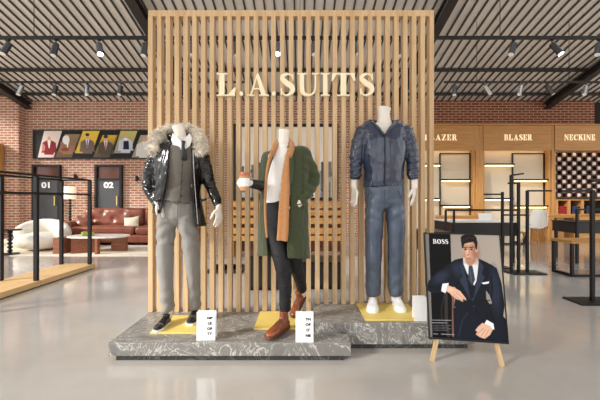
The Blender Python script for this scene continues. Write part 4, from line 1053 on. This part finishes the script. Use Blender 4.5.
bm=B()
tube(bm,[(W(180,147,.02),.15,.095),(W(179.5,154,.02),.168,.115),(W(180,168,.02),.160,.125),(W(179,186,.02),.122,.116),(W(177.5,203,.01),.140,.128)],28,side=(1,0,0),round_end=False)
bm=remesh(bm,.007,3)
def vc(p):
    px,py=proj(p)
    if py<141: return True
    if p.y<Y0 and py<155 and abs(px-183)<(155-py)*.42: return True
    if p.y<Y0 and py>199+abs(px-180)*(-.28)+4.5 and False: return True
    return py>200.5+ (3.2 if abs(abs(px-180)-5)<4 else 0)
cutv(bm,vc); displace(bm,lambda p,n:.005*nz(p,12,12,16,4)+.003*math.sin(p.z*75)*max(0,min(1,(proj(p)[1]-172)/14)))
ws=cloth('waistcoat',bm,M['vest'],m1,.006)
bm=B()
for k in range(6):
    py=158+k*7.6; ellip(bm,W(182-.5*k/5,py,-.122),(.007,.004,.007),u=10,v=6)
obj('button',bm,M['tie'],ws)
bm=B(); tube(bm,[(W(183,154,-.112),.003),(W(181.5,178,-.118),.003),(W(180,200,-.130),.003)],6,sub=2); obj('placket',bm,M['tie'],ws)
# parka
bm=B()
tube(bm,[(W(179,141,.035),.10,.07),(W(179,147,.03),.185,.10),(W(178.5,154,.03),.200,.13),(W(178,175,.02),.190,.15),(W(177.5,198,.02),.186,.155),(W(180,230,.02),.215,.165)],32,side=(1,0,0))
tube(bm,[(W(160,150,.03),.062,.07),(W(152.5,165,.03),.060),(W(148.5,182,.02),.054),(W(151.5,194,-.02),.047),(W(157,202,-.055),.040)],20)
tube(bm,[(W(199,150,.03),.064,.072),(W(204.5,165,.05),.058),(W(209,182,.05),.050),(W(214.5,196,.02),.043),(W(218,205,-.01),.038)],20)
bm=remesh(bm,.0085,3)
def pc(p):
    px,py=proj(p)
    if py<141.5: return True
    l=lerp_tab([(141,171),(150,170),(165,168),(180,166),(200,162),(214,160),(240,160)],py); r=lerp_tab([(141,188),(150,191.5),(170,192),(200,193.5),(229,197),(240,197)],py)
    hl=212+(px-150)*.1; hr=227-(px-195)*.12
    torso=(p.y<Y0-.06 and 153<px<209) or 150<px<212
    if p.y<Y0+.02 and l<px<r: return True
    if torso and py>(hl if px<177 else hr): return True
    if px>213.5 and py>206.5: return True
    return False
cutv(bm,pc)
def dp(p,n):
    px,py=proj(p)
    arm=px<155.5 or px>205
    if arm:
        return .007*nz(p,9,9,24,9)+.006*ridged(p,10,10,30,2)-.004
    return .008*nz(p,16,16,5,7)+.004*ridged(p,22,22,12,2)
displace(bm,dp); pk=cloth('parka',bm,M['leather_black'],m1,.009)
bm=B(); tube(bm,[(W(193,150,-.135),.004),(W(194.5,180,-.15),.004),(W(198,224,-.16),.004)],6,sub=2); obj('zip',bm,M['chrome'],pk)
bm=B(); 
for a,b in ((W(200.5,201,-.158),W(206.5,199,-.13)),(W(153,199,-.12),W(157,201,-.14))): bar(bm,a,b,.01,.018)
obj('pocket_flap',bm,M['leather_black'],pk)
# fur hood trim
path=[(W(155,152,-.075),.028),(W(154,144,-.04),.038),(W(159,136,.04),.042),(W(169,131,.12),.042),(W(181,129,.15),.036),(W(191,131,.12),.042),(W(198,137,.04),.042),(W(200.5,146,-.05),.034),(W(199,152.5,-.10),.02)]
bm=B(); tube(bm,path,16,sub=4); bm=remesh(bm,.012,2); displace(bm,lambda p,n:.016*nz(p,20,20,20,3)); bm.normal_update()
base=[(v.co.copy(),v.normal.copy()) for v in bm.verts]
hb=obj('fur_trim',bm,M['fur'],pk,smooth=True)
bm=B(); rr=random.Random(11)
for k in range(5200):
    p,n=base[rr.randrange(len(base))]
    n=(n+V((rr.uniform(-.7,.7),rr.uniform(-.7,.7),rr.uniform(-.9,.4)))).normalized(); L=rr.uniform(.018,.042); s_=n.cross(V((rr.uniform(-1,1),rr.uniform(-1,1),rr.uniform(-1,1)))).normalized()*.0022
    mid=p+n*L*.6; tip=p+n*L+V((0,0,-.008))
    a=[bm.verts.new(q) for q in (p-s_,p+s_,mid+s_*.7,mid-s_*.7)]; t=bm.verts.new(tip)
    bm.faces.new(a); bm.faces.new((a[3],a[2],t))
fo=obj('fur_hair',bm,M['fur'],None); fo.parent=hb; fo['kind']='stuff'; fo.matrix_parent_inverse=Matrix.Translation(-m1.location) ; fo.matrix_parent_inverse=Matrix()
bm=B(); tube(bm,[(W(171,138,.05),.05,.04),(W(181,135,.11),.055,.05),(W(192,138,.05),.05,.04)],14,sub=3); bm=remesh(bm,.01,3); cloth('hood',bm,M['leather_black'],pk)
YB1=Y0
shoe('shoe',W(171,322,.02)*1 and V((W(169,322,.03).x,Y0+.03,ZP1+ZM+.001)),V((W(155,331,-.19).x,Y0-.19,ZP1+ZM+.001)),m1,'patent')
shoe('shoe',V((W(197,318,.20).x,Y0+.20,ZP1+ZM+.001)),V((W(195,322,-.03).x-.03,Y0-.06,ZP1+ZM+.001)),m1,'patent')
# ============ mannequin two: green coat, scarf, striding, coffee cup
Y0=2.62; 
m2=thing('mannequin',(W(283,320).x,Y0,ZP1+ZM),'headless striding mannequin in long green coat, camel scarf and brown boots','mannequin')
bm=B()
tube(bm,[(W(284.5,130.5,.01),.050,.052),(W(284,134,.01),.043,.047),(W(283.5,143,.02),.045,.05),(W(283,153,.04),.07,.06)],18,side=(1,0,0),round_end=False)
tube(bm,[(W(285,156,.04),.14,.06),(W(282,175,.02),.13,.09),(W(278,195,.02),.10,.08),(W(277,212,.02),.12,.085),(W(277,220,.02),.11,.08)],20,side=(1,0,0))
tube(bm,[(W(271,220,.02),.055),(W(281,262,-.08),.036),(W(285.5,300,-.02),.030),(W(286,314,-.01),.030)],14,side=(1,0,0))
tube(bm,[(W(284,220,.03),.055),(W(293.5,258,.02),.036),(W(299.5,280,.2),.028),(W(303,295,.335),.028)],14,side=(1,0,0))
tube(bm,[(W(302,154,.04),.042),(W(309,167,.05),.038),(W(313.5,180,.045),.032),(W(307,192,-.01),.028),(W(302,200,-.05),.026),(W(298,205,-.09),.024)],14)
tube(bm,[(W(271,157,.04),.038),(W(266.5,170,.04),.034),(W(265,184,.01),.032),(W(257,184.5,-.10),.026),(W(250,183,-.16),.024)],14)
hand(bm,W(299,203,-.078),(-.4,.55,-.9),(-.6,-.6,.2),curl=.3,s=.85)
hand(bm,W(251,183.5,-.15),(-1,-.25,.06),(0.05,.35,1),curl=1.35,s=.82)
bm=remesh(bm,.0048,1); obj('body',bm,M['skin'],m2,smooth=True)
bm=B()
tube(bm,[(W(283,146,.02),.062,.062),(W(283,151,.02),.10,.08),(W(283,158,.02),.15,.10),(W(280,175,.02),.13,.108),(W(277,192,.02),.11,.105),(W(276,203,.02),.112,.108)],24,side=(1,0,0))
bm=remesh(bm,.008,3); displace(bm,lambda p,n:.006*nz(p,10,10,14,4)+.003*nz(p,26,26,26,1)); cloth('shirt',bm,M['shirt'],m2)
bm=B()
tube(bm,[(W(277,202,.02),.125,.108),(W(278,215,.02),.135,.112),(W(278,226,.02),.13,.11)],24,side=(1,0,0))
tube(bm,[(W(270,220,.02),.075,.09),(W(276,240,-.03),.074,.085),(W(282,262,-.08),.062,.07),(W(285,285,-.04),.050,.058),(W(285.5,309,.0),.043,.05)],20,side=(1,0,0))
tube(bm,[(W(284,220,.03),.078,.09),(W(290,240,.03),.07,.08),(W(294.5,260,.03),.058,.066),(W(300,280,.2),.046,.054),(W(302,289,.31),.041,.046)],20,side=(1,0,0))
bm=remesh(bm,.008,3); displace(bm,lambda p,n:.004*nz(p,14,14,8,4)+.003*ridged(p,14,14,26,6)*(1 if proj(p)[1]>250 else .3)); cloth('trousers',bm,M['blacktr'],m2)
# coat
bm=B()
tube(bm,[(W(285,146,.05),.09,.07),(W(286,150,.045),.165,.10),(W(286.5,158,.04),.195,.125),(W(285,175,.03),.185,.145),(W(284,200,.03),.187,.155),(W(284,230,.03),.195,.17),(W(284,262,.03),.205,.19)],32,side=(1,0,0))
tube(bm,[(W(302,154,.04),.064,.074),(W(309.5,167,.05),.057,.06),(W(313.5,180,.05),.050),(W(308,191,-.01),.046),(W(300,201,-.075),.040)],20)
tube(bm,[(W(270,155,.04),.058,.07),(W(266.5,168,.04),.054,.06),(W(264.5,182,.02),.052,.055),(W(262,187,-.03),.045)],20)
bm=remesh(bm,.0085,4)
def cc(p):
    px,py=proj(p)
    if py<146 : return True
    l=lerp_tab([(145,274),(155,268),(180,264.5),(210,264),(240,266.5),(270,269)],py); r=lerp_tab([(145,287),(160,290),(180,291.5),(210,290),(240,287.5),(270,287)],py)
    if p.y<Y0+.03 and l<px<r: return True
    return py>(255.5 if px<277 else 258.5) and True
cutv(bm,cc)
def dc(p,n):
    px,py=proj(p)
    if px>303 and py<208: return .004*nz(p,10,10,24,3)+.0025*math.sin(py*.7-px*.4)+.003*ridged(p,12,12,20,3)
    return .009*nz(p,14,10,3,8)+.003*nz(p,30,30,14,2)
displace(bm,dc); ct2=cloth('overcoat',bm,M['coat'],m2,.009)
# lapels
def lap(pts,dy0,m,name,par,th=.008,sub=1):
    bm=B(); a=[bm.verts.new(W(x,y,d)) for x,y,d in pts]
    n=len(pts)//2
    for k in range(n-1): bm.faces.new((a[k],a[k+1],a[len(pts)-2-k],a[len(pts)-1-k]))
    o=obj(name,bm,m,par,smooth=True); s=o.modifiers.new('s','SOLIDIFY'); s.thickness=th; ss=o.modifiers.new('ss','SUBSURF'); ss.levels=2; ss.render_levels=2; return o
lap([(289,141,.04),(292,152,-.09),(294.5,166,-.13),(293,184,-.145),(290.5,186,-.15),(290,168,-.15),(288.5,156,-.135),(287.5,143,-.02)],0,M['coat'],'lapel',ct2)
lap([(277,141,.04),(271,152,-.08),(266,166,-.12),(264.5,184,-.13),(266,186,-.14),(269,168,-.14),(274,156,-.12),(279,143,-.02)],0,M['coat'],'lapel',ct2)
bm=B(); bar(bm,W(295,205,-.155),W(307,203,-.13),.012,.008); obj('pocket_welt',bm,M['coat'],ct2)
bm=B(); tube(bm,[(W(263,186.5,-.02),.040),(W(256,184.5,-.10),.036),(W(250.5,183.5,-.15),.032)],14,sub=2); bm=remesh(bm,.007,2); cloth('shirt_cuff',bm,M['tie'],m2)
# scarf
bm=B()
tube(bm,[(W(273,155,-.10),.016,.016),(W(275,147,-.05),.022,.02),(W(279,142,.05),.026,.022),(W(288,141,.06),.028,.024),(W(291.5,146,-.03),.026,.022),(W(289,156,-.125),.026,.018)],16,sub=4)
tube(bm,[(W(290,150,-.10),.020,.014),(W(287,165,-.13),.028,.013),(W(285.5,185,-.135),.034,.013),(W(284,210,-.145),.040,.013),(W(283,230,-.155),.044,.012),(W(282,241,-.16),.042,.010)],20,side=(1,0,0),sub=4,round_end=False)
tube(bm,[(W(273,150,-.09),.018,.014),(W(268,165,-.125),.013,.014),(W(265.5,190,-.135),.011,.012),(W(265.5,215,-.145),.010,.012),(W(267,238,-.155),.010,.010)],16,side=(1,0,0),sub=4,round_end=False)
bm=remesh(bm,.006,3); displace(bm,lambda p,n:.0035*math.sin(p.x*110+3*nz(p,5,5,3))*(.6 if n.y<0 else .2)+.001*nz(p,40,40,10)); cloth('scarf',bm,M['scarf'],m2)
Zm=ZP1+ZM+.001
def fp(px,py,z=Zm): Y=F*(H-z)/(py-200); return V(((px-300)*Y/F,Y,z))
shoe('boot',V((W(286,320,.03).x+.012,Y0+.02,Zm)),V((W(267.5,338,-.19).x,Y0-.215,Zm)),m2,'boot')
hl=W(304.5,301,.37); tl=fp(291,319); tl.y=Y0+.21; tl.x=W(292.5,319,.21).x; tl.z=Zm+.004
shoe('boot',V((W(304,300,.37).x,Y0+.37,Zm+.135)),tl,m2,'boot')
# coffee cup in the hand
cp=thing('coffee_cup',(W(244.5,191,-.20).x,Y0-.20,W(244.5,190.5,-.20).z),'takeaway coffee cup with a copper lid held in the raised hand of the green-coated mannequin','cup')
cb=cp.location.copy(); bm=B(); lathe(bm,cb,[(.030,0),(.033,.03),(.0375,.105)],24); obj('cup_body',bm,M['kraft'],cp)
bm=B(); lathe(bm,cb,[(.0345,.028),(.039,.085),(.039,.086)],24); obj('sleeve',bm,M['card'],cp)
bm=B(); lathe(bm,cb,[(.041,.1055),(.041,.112),(.038,.114),(.036,.128),(.033,.129)],24); obj('cup_lid',bm,M['kraft_lid'],cp)
# ============ mannequin three: navy leather jacket, slate trousers, white trainers
Y0=2.865; RSC=1.07; ZQ=ZP2+ZM+.001
m3=thing('mannequin',(W(384,318).x,Y0,ZP2+ZM),'headless mannequin in navy leather jacket, slate trousers and white trainers','mannequin')
bm=B()
tube(bm,[(W(384.5,108,.01),.054,.056),(W(384,112,.01),.046,.05),(W(384,119,.015),.050,.053),(W(384,128,.03),.08,.07)],18,side=(1,0,0),round_end=False)
tube(bm,[(W(384,127,.03),.11,.06),(W(384,133,.02),.14,.08),(W(384,150,.02),.15,.1),(W(384,172,.02),.125,.09),(W(384,193,.02),.12,.08),(W(384,200,.02),.11,.07)],20,side=(1,0,0))
for s_ in (-1,1):
    tube(bm,[(W(384+s_*9,204,.02),.055),(W(384+s_*10.5,248,.03),.042),(W(384+s_*11,290,.09),.030),(W(384+s_*11,300,.095),.030)],14,side=(1,0,0))
    tube(bm,[(W(384+s_*20,131,.02),.045),(W(384+s_*25.5,146,.025),.038),(W(384+s_*28,160,.02),.033),(W(384+s_*30,182,-.01),.026),(W(384+s_*30,188,-.02),.024)],14)
    hand(bm,W(384+s_*30,188,-.02),(s_*-.04,-.10,-1),(-s_*.45,-.85,0),curl=.4*1,s=1.02) if s_==-1 else hand(bm,W(384+s_*29.5,187,-.02),(-.02,-.10,-1),(-.45,-.85,0),curl=.4,s=1.02)
bm=remesh(bm,.0048,1); obj('body',bm,M['skin'],m3,smooth=True)
bm=B()
tube(bm,[(W(384,183,.02),.155,.112),(W(384.5,195,.02),.154,.112),(W(384.5,202,.02),.150,.11)],26,side=(1,0,0))
tube(bm,[(W(375,199,.02),.074,.10),(W(374,222,.01),.069,.092),(W(373.5,248,.02),.062,.078),(W(373.5,270,.06),.060,.072),(W(373,293,.085),.058,.058)],20,side=(1,0,0))
tube(bm,[(W(394,199,.02),.074,.10),(W(395.5,222,.01),.069,.092),(W(395.8,248,.02),.060,.078),(W(395.5,270,.06),.058,.072),(W(396,292.5,.085),.055,.058)],20,side=(1,0,0))
bm=remesh(bm,.008,3)
def dj(p,n):
    px,py=proj(p); d=.004*nz(p,12,12,7,1)+.003*nz(p,30,30,22,3)
    s_=1 if px>384 else -1
    if py>262: d+=.0035*math.sin(py*.5+px*.3*s_)*min(1,(py-262)/20)
    d+=.004*ridged(p,14,14,7,12)
    if 198<py<222: d+=.003*math.sin((px-384)*.3*s_+py*.55)
    return d
displace(bm,dj); tr=cloth('trousers',bm,M['denim'],m3)
bm=B()
for x,x2 in ((371,366.5),(398,402.5)): tube(bm,[(W(x,190,-.105),.003),(W(x2,201,-.075),.003)],6,sub=1)
tube(bm,[(W(384.5,190,-.12),.004),(W(384.5,207,-.125),.003)],6,sub=1)
obj('seam',bm,M['navy'],tr)
bm=B()
tube(bm,[(W(384,119.5,.04),.10,.07),(W(384,126,.03),.175,.095),(W(384,134,.02),.178,.11),(W(384,150,.01),.172,.12),(W(383.5,170,.01),.156,.116),(W(383,180,.01),.158,.116),(W(383,187,.01),.158,.112)],32,side=(1,0,0),round_end=False)
for s_ in (-1,1):
    tube(bm,[(W(384+s_*20.5,130,.02),.060,.07),(W(384+s_*25.5,145,.025),.056,.062),(W(384+s_*28,160,.02),.050),(W(384+s_*28.5,172,.0),.046),(W(384+s_*29,178,-.01),.040)],20)
bm=remesh(bm,.0078,3)
def jc(p):
    px,py=proj(p)
    if py<121.5 and abs(px-384)<14: return True
    if py<118: return True
    if p.y<Y0+.03 and py<134 and abs(px-385)<(134-py)*.85: return True
    if abs(px-384)<22.5 and py>187.3: return True
    return abs(px-384)>24 and py>179.5
cutv(bm,jc)
def dk(p,n):
    px,py=proj(p)
    if abs(px-384)>23: return .007*nz(p,9,9,26,9)+.004*ridged(p,12,12,30,4)+.004*math.sin(py*.9+px*.3)*(1 if 155<py<178 else .2)
    return .007*nz(p,8,8,6,7)+.002*ridged(p,22,22,16,2)-(.004 if py>182 and math.sin(px*2)>0 else 0)
displace(bm,dk); jk=cloth('jacket',bm,M['navy'],m3,.008)
bm=B(); tube(bm,[(W(385,134,-.128),.004),(W(385.3,160,-.135),.004),(W(385,186,-.13),.004)],6,sub=2); obj('zip',bm,M['tie'],jk)
bm=B()
for s_ in (-1,1): tube(bm,[(W(384.5+s_*.6,135,-.118),.010,.006),(W(384.5+s_*6,127.5,-.096),.022,.009),(W(384+s_*12,121.5,-.03),.016,.008),(W(384+s_*12,121,.05),.013,.008),(W(384+s_*5,121.5,.10),.013,.008),(W(384,121.5,.105),.013,.008)],14,side=(0,1,.6),sub=4)
bm=remesh(bm,.007,3); cloth('collar',bm,M['navy'],jk)
shoe('trainer',V((W(373,308,.14).x,Y0+.145,ZQ)),V((W(372,315,-.1).x,Y0-.115,ZQ)),m3,'sneaker')
shoe('trainer',V((W(396,308,.14).x,Y0+.145,ZQ)),V((W(401.5,315,-.1).x,Y0-.105,ZQ)),m3,'sneaker')
RSC=1.0
# ---------------------------------------------------------------- camera, light, world
cam=bpy.data.cameras.new('camera'); co=bpy.data.objects.new('camera',cam); C.objects.link(co)
co.location=(0,0,H); co.rotation_euler=(PI/2,0,0); cam.sensor_width=36; cam.lens=36*F/600; cam.clip_start=.05
bpy.context.scene.camera=co
w=bpy.data.worlds.new('world'); bpy.context.scene.world=w; w.use_nodes=True
nt=w.node_tree; bg=nt.nodes['Background']; bg.inputs[1].default_value=1.65
tcw=nt.nodes.new('ShaderNodeTexCoord'); sx=nt.nodes.new('ShaderNodeSeparateXYZ'); rp=nt.nodes.new('ShaderNodeValToRGB')
mr=nt.nodes.new('ShaderNodeMapRange'); mr.inputs[1].default_value=-1; nt.links.new(tcw.outputs['Generated'],sx.inputs[0]); nt.links.new(sx.outputs['Z'],mr.inputs[0]); nt.links.new(mr.outputs[0],rp.inputs['Fac'])
e=rp.color_ramp.elements; e[0].position=.47; e[0].color=(.62,.58,.52,1); e[1].position=.9; e[1].color=(.80,.90,1,1); q=e.new(.52); q.color=(1,.97,.92,1)
nt.links.new(rp.outputs['Color'],bg.inputs[0])
s=bpy.data.lights.new('sun','SUN'); s.energy=3.9; s.angle=math.radians(9); s.color=(1,.96,.9)
so=bpy.data.objects.new('sun',s); C.objects.link(so); so.rotation_euler=V((.8,.46,-.46)).to_track_quat('-Z','Y').to_euler()
vs=bpy.context.scene.view_settings; vs.view_transform='Standard'; vs.look='None'; vs.exposure=.38; vs.gamma=1; vs.use_curve_mapping=False
